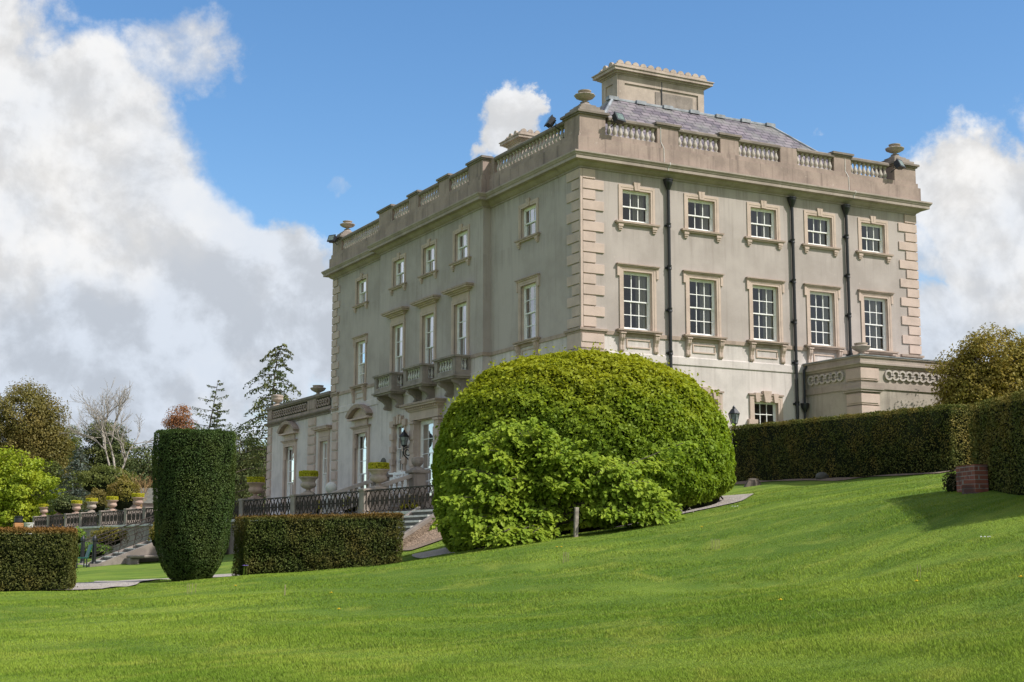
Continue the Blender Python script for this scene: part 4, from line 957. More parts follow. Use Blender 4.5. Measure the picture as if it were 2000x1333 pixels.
# stump, stone, stake, twig heap
p = at(1472, 971, 41); b = MB(); seg = 22; rr = RNG.uniform(.6, 1.4, seg)
pr = [(.34, -.12), (.24, .03), (.19, .10), (.17, .17)]; rings = []
for r, z in pr: rings.append([b.add((r*rr[j]*math.cos(2*pi*j/seg), r*rr[j]*math.sin(2*pi*j/seg), z*(1 if z < .15 else rr[(j*3) % seg]))) for j in range(seg)])
for a, c in zip(rings, rings[1:]):
    for j in range(seg): b.f.append([a[j], a[(j+1) % seg], c[(j+1) % seg], c[j]]); b.mi.append(0)
b.f.append(rings[-1]); b.mi.append(0)
o = b.build('tree_stump', M['bark']); o.location = (p[0], p[1], gz(p[0], p[1])+.02); tag(o, 'short broken tree stump on the lawn right of the hornbeam mound', 'stump')
p = at(1606, 940, 39.6); bm = bmesh.new(); bmesh.ops.create_icosphere(bm, subdivisions=3, radius=.19)
for v in bm.verts: v.co *= 1+.25*math.sin(v.co.x*13+1)*math.sin(v.co.y*11)*math.cos(v.co.z*9)+RNG.normal(0, .02); v.co.z *= .75; v.co.x *= 1.2
me = bpy.data.meshes.new('rock'); bm.to_mesh(me); bm.free(); me.materials.append(M['darkstone']); o = bpy.data.objects.new('rock', me); COL.objects.link(o); o.location = (p[0], p[1], gz(p[0], p[1])+.06); tag(o, 'grey rounded rock at the foot of the long dark hedge', 'rock')
p = at(1124, 1052, 29.5); zg = gz(p[0], p[1]); b = MB(); b.prism([(-.045, -.03, -.25), (.045, -.03, -.25), (.045, .03, -.25), (-.045, .03, -.25)], (.03, 0, .86)); o = b.build('wooden_stake', M['wood'], bevel=.008); o.location = (p[0], p[1], zg); tag(o, 'grey wooden stake standing under the young leafy tree', 'stake')
p = at(1312, 1013, 33); zg = gz(p[0], p[1]); b = MB()
for k in range(26):
    a = RNG.uniform(0, 2*pi); q = RNG.normal(0, .13, 2); d = RNG.uniform(.15, .35); b.tube([(q[0], q[1], .02+RNG.uniform(0, .08)), (q[0]+d*math.cos(a)*.5, q[1]+d*math.sin(a)*.5, .1+RNG.uniform(0, .08)), (q[0]+d*math.cos(a), q[1]+d*math.sin(a), RNG.uniform(.0, .16))], .008, 4)
o = b.build('twig_heap', M['wood']); o.location = (p[0], p[1], zg); tag(o, 'small heap of cut twigs on the lawn right of the young tree', 'twigs')
# ------------------------------------------------------------------ clipped hedges
def box_hedge(name, label, corners, zt, mat, dens, lsize, group=None, topmat=None, zb_fn=None, jit=.75, wave=.045):
    """corners: 4 XY points (ccw or cw); zt: heights of the top at each corner"""
    C = np.array(corners, float); Ps, Ns = [], []; cen = C.mean(0)
    for k in range(4):
        a, c = C[k], C[(k+1) % 4]; za, zc_ = zt[k], zt[(k+1) % 4]; d = c-a; ln = np.linalg.norm(d); nn = np.array((d[1], -d[0]))/ln
        if nn@((a+c)/2-cen) < 0: nn = -nn
        n = int(ln*2.2*dens); t = RNG.uniform(0, 1, n); xy = a+np.outer(t, d); g_ = ground(xy[:, 0], xy[:, 1]); top = za+(zc_-za)*t
        z = g_+.03+(top-g_)*RNG.uniform(0, 1, n)**.95
        dep = RNG.exponential(.05, n)-.02 - (RNG.uniform(0, 1, n) < .012)*RNG.uniform(0, .09, n) - wave*(np.sin(t*ln*1.7+z*2.9+np.sin(z*3.1)*1.5)*np.sin(z*2.3+t*ln*.6)+np.sin(t*ln*5.1-z*4.9)*.5*np.sin(z*6.1+t*ln*2.3)+.4*np.sin(t*ln*11)*np.sin(z*13))
        Ps.append(np.c_[xy-nn*dep[:, None], z]); Ns.append(np.c_[np.tile(nn, (n, 1)), np.full(n, .25)])
    a, bq, c, d = C; n = int(dens*np.linalg.norm(a-bq)*np.linalg.norm(bq-c)*1.1); u, v = RNG.uniform(0, 1, (2, n))
    w = np.c_[(1-u)*(1-v), u*(1-v), u*v, (1-u)*v]; xy = w@C; z = w@np.array(zt)+RNG.normal(0, .02, n)+.02*np.sin(xy[:, 0]*4+xy[:, 1]*3)+(RNG.uniform(0, 1, n) < .02)*RNG.uniform(0, .08, n)
    Ps.append(np.c_[xy, z]); Ns.append(np.tile((0, 0, 1.), (n, 1)))
    P, Nn = np.concatenate(Ps), np.concatenate(Ns)
    i = cen+(C-cen)*(1-.16/np.linalg.norm(C-cen, axis=1))[:, None]
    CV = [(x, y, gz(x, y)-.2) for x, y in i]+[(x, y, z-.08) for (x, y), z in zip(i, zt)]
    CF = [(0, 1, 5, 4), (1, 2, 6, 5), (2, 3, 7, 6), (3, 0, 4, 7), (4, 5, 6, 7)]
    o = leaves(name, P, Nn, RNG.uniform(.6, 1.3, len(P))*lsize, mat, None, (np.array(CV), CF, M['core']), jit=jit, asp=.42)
    tag(o, label, 'hedge', group); return o
def yewmat(name, c1, c2, c3, top, z0, z1): return leafmat(name, c1, c2, c3, .15, 1.1, .03, (top, z0, z1, .06, .9))
dr2 = lambda p: np.array(p[:2])
# front boxy hedge
A, B, Cc = dr2(at(480, 1130, 32.2)), dr2(at(786, 1105, 33)), dr2(at(455, 1125, 33.6)); D4 = Cc+(B-A)
M['yew_a'] = yewmat('trimmed_yew_front', (.112, .134, .034), (.066, .094, .024), (.145, .125, .034), (.21, .12, .035), -1.66, -1.50)
box_hedge('box_hedge', 'low boxy bronze green hedge in front of the terrace railing', [A, B, D4+(D4-Cc)*.02, Cc], [-1.60, -1.50, -1.50, -1.60], M['yew_a'], 1300, .052)
A, B = dr2(at(-60, 1160, 26.5)), dr2(at(138, 1150, 27.2)); nb = dr2(at(143, 1145, 29.2))
M['yew_b'] = yewmat('trimmed_yew_left', (.120, .124, .032), (.072, .086, .024), (.150, .120, .033), (.25, .125, .036), -2.05, -1.92)
box_hedge('box_hedge', 'low boxy bronze green hedge cut off by the left edge of the picture', [A, B, nb, nb+(A-B)], [-1.94, -1.94, -1.94, -1.94], M['yew_b'], 1300, .05)
# long hedge, parallel to the house
M['yew_c'] = yewmat('trimmed_yew_long', (.165, .165, .045), (.095, .115, .032), (.24, .185, .052), (.17, .14, .03), 99, 100)
f0, f1 = at(1428, 945, 46.3), at(1862, 922, 33.4); t0, t1 = at(1428, 834, 46.3)[2], at(1862, 790, 33.4)[2]
nrm = np.array((1.15, -.25)); a, c = dr2(f0), dr2(f1)
box_hedge('long_hedge', 'long dark clipped hedge running from the hornbeam mound to the brick wall', [a, c, c+nrm*1.05+np.array((.0, .15)), a+nrm], [t0, t1, t1, t0], M['yew_c'], 900, .062, wave=.022)
f0, f1 = at(1900, 965, 25.0), at(2080, 968, 20.4); t0, t1 = at(1892, 792, 25.0)[2], at(2080, 746, 20.4)[2]
a, c = dr2(f0), dr2(f1); nrm = np.array((1.5, -.5))
box_hedge('tall_hedge', 'tall dark clipped hedge cut off by the right edge of the picture', [a, c, c+nrm, a+nrm], [t0, t1, t1, t0], M['yew_c'], 1300, .05, wave=.022)
# small plants at the foot of the right hedge
def bush(name, label, cat, cen, rad, n, ls, mat, group=None, core=.75, jit=.8, parent=None, asp=.5):
    d = unit(RNG.normal(0, 1, (n, 3))); d[:, 2] = np.abs(d[:, 2])*1. - .25*(RNG.uniform(0, 1, n) < .3)
    d = unit(d); r = 1-RNG.exponential(.10, n); bump = 1+.16*np.sin(d[:, 0]*5+cen[0])*np.sin(d[:, 1]*6+cen[1])+.1*np.sin(d[:, 2]*9+d[:, 0]*4)
    P = np.array(cen)+d*np.array(rad)*(r*bump)[:, None]
    bm = bmesh.new(); bmesh.ops.create_icosphere(bm, subdivisions=2, radius=1.); CV = np.array([v.co[:] for v in bm.verts])*np.array(rad)*core+np.array(cen); CF = [[v.index for v in f.verts]+[f.verts[2].index] for f in bm.faces]; bm.free()
    CFq = [(f[0], f[1], f[2], f[2]) for f in CF]
    V = leaf_arrays(P, d, RNG.uniform(.6, 1.3, n)*ls, asp, jit)
    o = raw(name, V, np.arange(len(V)).reshape(-1, 4), mat, parent)
    if core:
        k = MB(); k.v = [tuple(x) for x in CV]; k.f = [f[:3] for f in CF]; k.mi = [0]*len(CF); co = k.build('inner_shade', M['core'], o)
    if label: tag(o, label, cat, group)
    return o
p = at(1945, 963, 24.2); bush('low_plant', 'small bright green plant between brick wall and tall hedge', 'plant', (p[0], p[1], gz(p[0], p[1])+.05), (.28, .28, .15), 260, .07, M['fern'], core=0)
p = at(1863, 958, 24.9); bush('dead_shrub', 'dark brown dead looking plant against the left side of the brick wall', 'plant', (p[0], p[1], gz(p[0], p[1])+.1), (.17, .2, .30), 420, .05, M['deadplant'], core=.7)
# yew column
p = at(379, 1135, 31); cx, cy = p[0]+.35*_f[0]-.15*_r[0], p[1]+.35*_f[1]-.15*_r[1]; zb_ = gz(cx, cy); zt_ = at(379, 845, 31.5)[2]
def col_r(z):
    t = (z-zb_)/(zt_-zb_); return np.interp(t, [0, .03, .10, .22, .5, .8, 1.], [.36, .46, .62, .755, .85, .885, .875])
n = 42000; a = RNG.uniform(0, 2*pi, n); z = zb_+(zt_-zb_)*RNG.uniform(0, 1, n)
r = col_r(z)-RNG.exponential(.022, n)+.012+.018*np.sin(a*7+z*2.)+.014*np.sin(a*15-z*5)
P = np.c_[cx+r*np.cos(a), cy+r*np.sin(a), z]; Nn = np.c_[np.cos(a), np.sin(a), .2-.5*(z < zb_+.4)]
m_ = 6000; a2 = RNG.uniform(0, 2*pi, m_); r2 = .87*np.sqrt(RNG.uniform(0, 1, m_)); P = np.r_[P, np.c_[cx+r2*np.cos(a2), cy+r2*np.sin(a2), zt_+.02+RNG.normal(0, .015, m_)]]; Nn = np.r_[Nn, np.tile((0, 0, 1.), (m_, 1))]
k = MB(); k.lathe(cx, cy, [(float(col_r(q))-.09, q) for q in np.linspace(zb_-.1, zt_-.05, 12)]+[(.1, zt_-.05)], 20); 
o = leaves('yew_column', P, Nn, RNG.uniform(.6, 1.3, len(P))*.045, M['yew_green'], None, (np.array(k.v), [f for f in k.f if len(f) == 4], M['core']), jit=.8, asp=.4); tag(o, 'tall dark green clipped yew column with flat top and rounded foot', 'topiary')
# hornbeam mound
MC = np.array((-6.45, -10.95)); zt_, zc_ = 2.55, -.55
n = 95000; th = RNG.uniform(0, 2*pi, n); u_ = RNG.uniform(0, 1, n)
ph = np.arccos(1-u_*1.0)             # upper dome
dx, dy, dz = np.sin(ph)*np.cos(th), np.sin(ph)*np.sin(th), np.cos(ph)
ex = 2.4; k_ = (np.abs(dx)**ex+np.abs(dy)**ex+np.abs(dz)**ex)**(-1/ex)
RA, RB = 3.72, 3.35; ca, sa = _r[0]/math.hypot(_r[0], _r[1]), _r[1]/math.hypot(_r[0], _r[1])
def to_world(lx, ly): return MC[0]+lx*ca-ly*sa, MC[1]+lx*sa+ly*ca
lx, ly, lz = RA*k_*dx, RB*k_*dy, zc_+(zt_-zc_)*k_*dz
nl = 42000; th2 = RNG.uniform(0, 2*pi, nl); kk = (np.abs(np.cos(th2))**ex+np.abs(np.sin(th2))**ex)**(-1/ex); tt = RNG.uniform(0, 1, nl)
wx, wy = to_world(RA*kk*np.cos(th2), RB*kk*np.sin(th2)); gg = ground(wx, wy)
shr = 1-.10*tt**2
lx = np.r_[lx, RA*kk*np.cos(th2)*shr]; ly = np.r_[ly, RB*kk*np.sin(th2)*shr]; lz = np.r_[lz, zc_+(gg+.12-zc_)*tt]
nxl, nyl, nzl = np.sign(lx)*np.abs(lx/RA)**(ex-1)/RA, np.sign(ly)*np.abs(ly/RB)**(ex-1)/RB, np.sign(lz-zc_)*np.abs(np.maximum(lz-zc_, 0)/(zt_-zc_))**(ex-1)/(zt_-zc_)
NL = unit(np.c_[nxl, nyl, nzl+.02])
bumpy = .07*np.sin(lx*2.3+lz*2)*np.sin(ly*2.1+lz*2.7+1)+.05*np.sin(lx*6.3+ly*2.)*np.sin(lz*6.7+ly*5)+.03*np.sin(lx*13+lz*4)*np.sin(lz*12-ly*9)
off = bumpy-RNG.exponential(.085, len(lx))+.03+(RNG.uniform(0, 1, len(lx)) < .02)*RNG.uniform(0, .22, len(lx))*(lz > .2)
Q = np.c_[lx, ly, lz]+NL*off[:, None]; X_, Y_ = to_world(Q[:, 0], Q[:, 1]); NW = np.c_[NL[:, 0]*ca-NL[:, 1]*sa, NL[:, 0]*sa+NL[:, 1]*ca, NL[:, 2]+.35]
P = np.c_[X_, Y_, Q[:, 2]]
for px, py, hgt, k in ((1160, 700, .42, 26), (1056, 706, .16, 14), (1172, 694, .15, 12), (1300, 722, .18, 12), (1398, 778, .2, 12)):
    q = at(px, py, 36.3); t = RNG.uniform(0, 1, k); P = np.r_[P, q+np.c_[RNG.normal(0, .05, k)+.05*t, RNG.normal(0, .05, k), t*hgt]]; NW = np.r_[NW, RNG.normal(0, 1, (k, 3))]
dome = empty('hornbeam_mound', (MC[0], MC[1], gz(*MC))); tag(dome, 'huge clipped yellow green hornbeam mound in front of the house corner', 'topiary')
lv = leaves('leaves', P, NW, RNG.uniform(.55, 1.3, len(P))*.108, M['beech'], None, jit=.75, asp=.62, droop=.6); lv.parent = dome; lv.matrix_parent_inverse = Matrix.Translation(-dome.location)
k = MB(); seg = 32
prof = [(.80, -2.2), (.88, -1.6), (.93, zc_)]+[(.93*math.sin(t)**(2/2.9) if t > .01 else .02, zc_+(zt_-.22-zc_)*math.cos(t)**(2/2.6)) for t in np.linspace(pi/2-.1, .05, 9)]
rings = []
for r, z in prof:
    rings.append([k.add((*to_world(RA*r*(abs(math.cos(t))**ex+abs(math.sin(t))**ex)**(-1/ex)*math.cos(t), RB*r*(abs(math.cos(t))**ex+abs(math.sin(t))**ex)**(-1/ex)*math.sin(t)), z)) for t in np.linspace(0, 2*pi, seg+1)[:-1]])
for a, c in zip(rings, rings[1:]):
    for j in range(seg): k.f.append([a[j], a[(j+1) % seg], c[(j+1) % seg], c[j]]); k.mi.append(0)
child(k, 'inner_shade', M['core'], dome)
b = MB(); s0 = at(1345, 960, 35.2); b.tube([s0+np.array((.2, .2, .1)), at(1357, 986, 34.6)], .025, 6); b.tube([at(1395, 955, 35.5), at(1412, 975, 35)], .02, 6); b.tube([(MC[0], MC[1], -2.4), (MC[0], MC[1], 0)], .2, 8)
child(b, 'stems', M['bark'], dome)
# ------------------------------------------------------------------ young spreading tree before the mound
yt = at(1085, 1052, 30.3); base = np.array((yt[0], yt[1], gz(yt[0], yt[1])))
tree = empty('young_tree', tuple(base)); tag(tree, 'young spreading broadleaf tree with drooping sprays before the hornbeam mound', 'tree')
rgt = np.array((ca, sa, 0.)); fwd = np.array((_f[0], _f[1], 0.)); fwd /= np.linalg.norm(fwd); upv = np.array((0, 0, 1.))
wood = MB(); LP, LN, LT = [], [], []
ends = []
def spray_targets():
    T_ = []
    for k in range(185):
        t = RNG.uniform(0, 1); s = RNG.uniform(-1, 1)
        # silhouette of the crown in the photo: left part tall & broad, right part a lower skirt
        hx = -2.25+4.6*RNG.uniform(0, 1)
        top = np.interp(hx, [-2.3, -1.8, -1.0, -.3, .4, 1.2, 2.0, 2.4], [1.3, 2.15, 2.65, 2.35, 2.0, 1.6, 1.2, .6])
        bot = np.interp(hx, [-2.3, -1.4, -.3, .1, .8, 1.2, 2.4], [.10, .0, .06, .62, .66, .42, .5])
        h = bot+(top-bot)*RNG.uniform(0, 1)**.8; d = RNG.uniform(-1.2, .9)*(.35+.65*(1-h/2.4))
        T_.append((hx, d, h))
    for q in ((-2.5, -.2, .35), (-2.2, -.6, .2), (-1.7, -1.1, .1), (2.45, -.6, .55), (2.2, -1., .5), (1.5, -1.2, .45), (-.5, -1.2, .1), (-.9, -1.3, .05), (-1.3, -1.4, .0), (2.9, .6, 2.1), (2.5, .4, 1.75), (2.1, .3, 1.6), (1.6, .2, 1.55), (-.6, .5, 2.35), (-.2, .6, 2.3), (-1.3, .3, 2.2)): T_.append(q)
    return T_
for hx, d, h in spray_targets():
    e = rgt*hx+fwd*d+upv*h
    z0 = RNG.uniform(.25, .9)*min(1, h/1.0+.35); s = upv*z0+rgt*(.10*z0)
    mid = s+(e-s)*.55+upv*(.22+.12*RNG.normal())
    pts = [s+(1-t)*0*s for t in (0,)]; bez = [((1-t)**2)*s+2*(1-t)*t*mid+t*t*e for t in np.linspace(0, 1, 9)]
    wood.tube(bez, list(np.linspace(.022, .005, 9)), 5)
    ln = np.linalg.norm(e-s); dirn = unit(bez[-1]-bez[-3]); side = unit(np.cross(dirn, upv))
    nt = int(8+ln*8)
    for q in range(nt):
        t = RNG.uniform(.30, 1.02); p0 = ((1-t)**2)*s+2*(1-t)*t*mid+t*t*e
        sd = RNG.choice((-1, 1)); tl = RNG.uniform(.15, .5)*(1.25-t*.5); dd = unit(side*sd*RNG.uniform(.5, 1)+dirn*RNG.uniform(.3, 1)+upv*RNG.uniform(-.35, .12))
        m = int(4+tl*22)
        for j in range(m):
            f = (j+.6)/m; LP.append(p0+dd*tl*f+upv*(-.10*f*f)+RNG.normal(0, .035, 3)); LN.append(upv*.9-fwd*.45+RNG.normal(0, .32, 3)); LT.append(unit(dd*.5+side*sd*(1 if j % 2 else -.2)+upv*-.85))
LP, LN, LT = np.array(LP), unit(np.array(LN)), np.array(LT); n = len(LP)
t = unit(LT-LN*np.sum(LT*LN, 1, keepdims=True)); bb = np.cross(LN, t); Ls = RNG.uniform(.085, .15, n)[:, None]; Wd = Ls*.66
V = np.stack([LP, LP+t*Ls*.38+bb*Wd*.5+LN*Ls*.10, LP+t*Ls*.80+bb*Wd*.30+LN*Ls*.03, LP+t*Ls-LN*Ls*.08, LP+t*Ls*.80-bb*Wd*.30+LN*Ls*.03, LP+t*Ls*.38-bb*Wd*.5+LN*Ls*.10], 1).reshape(-1, 3)
ix = np.arange(n)*6; FQ = np.concatenate([np.c_[ix, ix+1, ix+2, ix+3], np.c_[ix, ix+3, ix+4, ix+5]])
o = raw('crown', V, FQ, M['young'], tree)
wood.tube([(0, 0, -.2), rgt*.03+upv*.3, rgt*.08+upv*.8, rgt*.16+upv*1.4], [.06, .045, .04, .025], 8)
wood.build('trunk', M['bark'], tree, smooth=1)
# ------------------------------------------------------------------ trees beyond
def limb_tree(b, p, d, ln, r, depth, spread=.5, up=.15, kids=3, tips=None, wob=.12):
    pts = [np.array(p, float)]; dd = unit(np.array(d, float)); m = 4
    for k in range(m):
        dd = unit(dd+RNG.normal(0, wob, 3)+upv*up*.3); pts.append(pts[-1]+dd*ln/m)
    b.tube(pts, list(np.linspace(r, r*.6, m+1)), 5 if depth > 1 else 4)
    if depth <= 0:
        if tips is not None: tips.append(pts[-1])
        return
    for k in range(kids):
        a = RNG.uniform(0, 2*pi); t = RNG.uniform(.45, 1.) if k else 1.
        q = pts[min(m, max(1, int(round(t*m))))]; side = unit(np.cross(dd, RNG.normal(0, 1, 3)))
        limb_tree(b, q, unit(dd+side*spread*RNG.uniform(.6, 1.4)+upv*up), ln*RNG.uniform(.62, .85), r*(.62 if k else .68), depth-1, spread, up, kids, tips, wob)
def broadleaf(name, label, cat, px, py_base, D, blobs, nclump, per, ls, mat, zbase, trunk_r=.25, group=None, flat=.75, bark='bark', clr=.55, core=0.):
    """blobs in picture-plane metres relative to the base: (right, depth, up, rx, ry, rz)"""
    p = at(px, py_base, D); base = np.array((p[0], p[1], zbase)); t_ = empty(name, tuple(base)); tag(t_, label, cat, group)
    vol = np.array([r1*r2*r3 for (_, _, _, r1, r2, r3) in blobs]); vol = vol**.8/np.sum(vol**.8)
    Ps, Ns, cents = [], [], []
    for k in range(nclump):
        x, y, z, r1, r2, r3 = blobs[RNG.choice(len(blobs), p=vol)]
        d = unit(RNG.normal(0, 1, 3)); rad = RNG.uniform(.35, 1.03)**.5 if RNG.uniform() < .8 else 1.08
        off = d*np.array((r1, r2, r3))*rad; c = rgt*(x+off[0])+fwd*(y+off[1])+upv*(z+off[2]); cents.append(c)
        q = RNG.normal(0, 1, (per, 3)); q = q/np.maximum(1, np.linalg.norm(q, axis=1, keepdims=True)/1.5); q = q*np.array((clr, clr, clr*flat))*RNG.uniform(.6, 1.25)
        Ps.append(c+q); Ns.append(unit(q)*.7+d*.5+upv*.45)
    P, Nn = np.concatenate(Ps), np.concatenate(Ns)
    leaves('crown', P, Nn, RNG.uniform(.6, 1.3, len(P))*ls, mat, t_, jit=.6, asp=.62)
    b = MB(); tp = np.array((0, 0, 0.))
    xs = np.mean([q[0] for q in blobs]); zs = max(q[2] for q in blobs)
    b.tube([(0, 0, -.5), (0, 0, zs*.25), rgt*xs*.5+upv*zs*.6, rgt*xs+upv*zs*1.0], [trunk_r, trunk_r*.85, trunk_r*.6, trunk_r*.15], 8)
    for c in cents[:min(60, nclump)]:
        h = RNG.uniform(.25, .75)*c[2]; s = rgt*xs*(h/zs)+upv*h; b.tube([s, (s+c)/2+upv*.15*RNG.uniform(0, 1), c], [trunk_r*.28, trunk_r*.16, .02], 5)
    b.build('trunk', M[bark], t_, smooth=1)
    if core:
        for (x, y, z, r1, r2, r3) in blobs:
            pass
    return t_
GRP = 'trees beyond the terrace'
u120 = 125/F
broadleaf('big_oak', 'large olive brown tree at far left, tallest of the left group', 'tree', 55, 1000, 125, [(-.8, 0, 8.6, 2.7, 2.4, 2.9), (1.2, .3, 7.4, 1.7, 1.7, 2.0), (2.0, .2, 5.2, 1.3, 1.5, 2.0), (-1., 0, 4.6, 3.2, 2.4, 2.6), (1.9, 0, 9.2, .9, .9, .7), (-3.0, 0, 6.6, 2., 2., 2.6), (1.0, 0, 6.0, 2.2, 2., 1.6)], 820, 60, .19, M['olive'], .6, .35, GRP, clr=.45)
broadleaf('maple', 'bright lime green maple at far left behind the railing end', 'tree', 45, 1030, 104, [(-.8, 0, 4.4, 2.2, 1.6, 1.9), (.9, -.2, 3.2, 1.9, 1.5, 1.5), (1.5, -.3, 1.7, 1.7, 1.4, 1.0), (-.6, -.3, 1.6, 2.6, 1.6, 1.4), (-2.4, 0, 3.4, 1.6, 1.5, 2.2)], 430, 44, .22, M['lime'], -1.6, .2, GRP, flat=.45, clr=.42)
broadleaf('small_tree', 'small rounded green brown tree between the lime maple and the blue conifer', 'tree', 92, 980, 112, [(0, 0, 2.5, 1.25, 1.1, 1.15), (.2, 0, 1.1, 1.2, 1., 1.2)], 110, 45, .19, M['midgreen'], .8, .15, GRP, clr=.35)
broadleaf('cedar', 'broad flat topped dark green cedar behind the bare pale tree', 'tree', 205, 960, 132, [(-.2, 0, 5.8, 1.6, 1.5, 1.0), (.5, .3, 4.2, 2.2, 1.6, 1.3), (-1.2, 0, 3.0, 2.2, 1.6, 1.4), (1.3, 0, 2.2, 1.8, 1.5, 1.6)], 420, 50, .20, M['conifer'], 2.5, .25, GRP, flat=.35, clr=.5)
broadleaf('holm_oak', 'dark green rounded evergreen between the bare pale tree and the yew column', 'tree', 290, 1000, 126, [(0, 0, 4.6, 1.5, 1.4, 1.3), (.6, 0, 2.8, 2.0, 1.5, 1.5), (-1., 0, 2.2, 1.6, 1.4, 1.4)], 200, 45, .2, M['conifer'], .8, .2, GRP, clr=.42)
def conifer(name, label, px, py_base, D, H, R, mat, zbase, n=34, droop=.25, lean=0., sparse=1., ls=.22, seed_top=0., group=GRP, low=.05, bendtop=0.):
    p = at(px, py_base, D); base = np.array((p[0], p[1], zbase)); t_ = empty(name, tuple(base)); tag(t_, label, 'tree', group)
    b = MB(); axis_ = lambda h: rgt*(lean*h/H+bendtop*max(0, h/H-.82)**1.5*6)+upv*(h-bendtop*max(0, h/H-.9)*H*.4)
    b.tube([axis_(H*t) for t in np.linspace(-.05, 1, 12)], list(np.linspace(.03*H*.5, .015, 12)), 6)
    Ps, Ns = [], []
    for k in range(n):
        h = H*(low+(1-low)*(k+RNG.uniform(0, .8))/n); a = k*2.4+RNG.uniform(-.4, .4)
        L_ = R*(1-h/H)**.7*RNG.uniform(.55, 1.15)+.12*R
        dd = rgt*math.cos(a)+fwd*math.sin(a); s = axis_(h); pts = [s+dd*L_*t+upv*(.12*L_*t-droop*L_*t*t*1.6) for t in np.linspace(0, 1, 6)]
        b.tube(pts, list(np.linspace(.035, .008, 6)), 4)
        m = int(42*L_/R*sparse)+10; t = RNG.uniform(.12, 1.05, m); w = .22*L_*(1.15-t)
        q = s+np.outer(L_*t, dd)+np.outer(.12*L_*t-droop*L_*t*t*1.6, upv)+np.outer(RNG.normal(0, 1, m)*w, np.cross(dd, upv))-np.outer(np.abs(RNG.normal(0, .16, m))*L_*.6, upv)
        Ps.append(q); Ns.append(np.tile(upv*.7+dd*.3, (m, 1)))
    P, Nn = np.concatenate(Ps), np.concatenate(Ns)
    leaves('crown', P, Nn, RNG.uniform(.6, 1.4, len(P))*ls, mat, t_, jit=.55, asp=.42, droop=1.2); b.build('trunk', M['bark'], t_, smooth=1); return t_
broadleaf('evergreen_oak', 'dark green tree filling the gap behind the big olive brown tree and the lime maple', 'tree', 125, 1000, 138, [(0, 0, 7.0, 1.5, 1.5, 1.6), (-.6, 0, 4.6, 2.4, 1.7, 2.2), (1.3, 0, 4.2, 1.6, 1.5, 1.8), (-3.4, 0, 6.4, 2.2, 2., 3.0)], 420, 55, .2, M['midgreen'], .8, .25, GRP, clr=.42)
conifer('blue_conifer', 'grey blue conifer behind the railing, left of the bare pale tree', 150, 985, 102, 4.6, 2.1, M['bluecon'], .2, 70, .15, ls=.17, sparse=2.2)
conifer('tall_conifer', 'tall dark conifer with thin bent tip beside the house wing', 512, 985, 96, 11.6, 4.0, M['conifer'], .3, 66, .28, lean=.8, ls=.25, sparse=2.9, bendtop=.75)
broadleaf('dark_conifer', 'dense dark evergreen behind the yew column and the wing', 'tree', 470, 1000, 112, [(-.2, 0, 5.0, 1.5, 1.3, 1.6), (.3, 0, 2.8, 2.0, 1.4, 2.2), (-.4, 0, 1.2, 2., 1.4, 1.4), (1.2, -.4, 3.8, 1., 1., 2.)], 230, 46, .2, M['conifer'], .3, .25, GRP, clr=.42, flat=1.2)
broadleaf('russet_tree', 'rust red tree in the distance above the yew column', 'tree', 350, 900, 128, [(0, 0, 4.6, 1.0, 1., .95), (.1, 0, 3.2, 1.3, 1.2, 1.2), (-.5, 0, 3.8, .9, .9, .8)], 110, 40, .15, M['russet'], 5.0, .14, GRP, clr=.32)
conifer('wind_pine', 'sparse leaning pine above the right side of the yew column', 396, 890, 118, 7.0, 2.6, M['conifer'], 4.6, 20, -.05, lean=1.1, ls=.2, sparse=1.4, low=.30)
conifer('wind_pine', 'dense little pine to the right of the sparse leaning pine', 422, 890, 118, 5.0, 1.5, M['conifer'], 4.6, 26, .0, lean=.0, ls=.2, sparse=1.6, low=.25)
for name, label, px, pb, D, ln, r, dep, mat, zb_, spr, kids in (('bare_tree', 'pale leafless tree with fine branching crown against the clouds', 236, 985, 108, 3.3, .15, 6, 'palebark', .6, .62, 3), ('bare_tree', 'small leafless orange stemmed tree touching the left of the yew column', 274, 985, 90, 1.35, .06, 5, 'orangebark', -.9, .5, 3)):
    RNG = np.random.default_rng(23 if D > 100 else 5); p = at(px, pb, D); base = np.array((p[0], p[1], zb_)); t_ = empty(name, tuple(base)); tag(t_, label, 'tree', GRP); b = MB(); tips = []
    limb_tree(b, (0, 0, -.3), rgt*(-.05)+upv, ln, r, dep, spr, .10, kids, tips); b.build('branches', M[mat], t_, smooth=1, fix=False)
    if r > .1:
        T_ = np.array(tips); T_ = T_[RNG.uniform(0, 1, len(T_)) < .8]; leaves('buds', np.repeat(T_, 1, 0), RNG.normal(0, 1, (len(T_), 3)), .07, M['olive'], t_)['kind'] = 'stuff'
def shrub(label, px, py, D, rad, n, ls, mat, name='garden_shrub', group=None, zoff=0.):
    p = at(px, py, D); return bush(name, label, 'shrub', (p[0], p[1], p[2]+zoff), rad, n, ls, M[mat], group, .72)
shrub('golden yellow shrub behind the terracotta urns, left of the yew column', 240, 972, 86, (1.0, .8, 1.15), 2600, .13, 'yellow')
shrub('bronze shrub behind the urns, left of the golden shrub', 190, 985, 88, (.75, .7, .85), 1600, .13, 'olive')
shrub('green bushy shrub behind the railing below the bare pale tree', 205, 945, 100, (2.2, 1.2, 1.2), 3600, .17, 'midgreen')
shrub('grey green bank of shrubs behind the railing beside the lime maple', 130, 990, 94, (1.2, .9, .7), 1500, .15, 'conifer')
shrub('yellow green shrub seen through the railing nearest the mound', 800, 992, 53, (.38, .38, .42), 900, .06, 'box', group='shrubs behind the railing')
shrub('yellow green shrub seen through the railing below the nearest urn', 683, 992, 56, (.34, .34, .42), 900, .06, 'box', group='shrubs behind the railing')
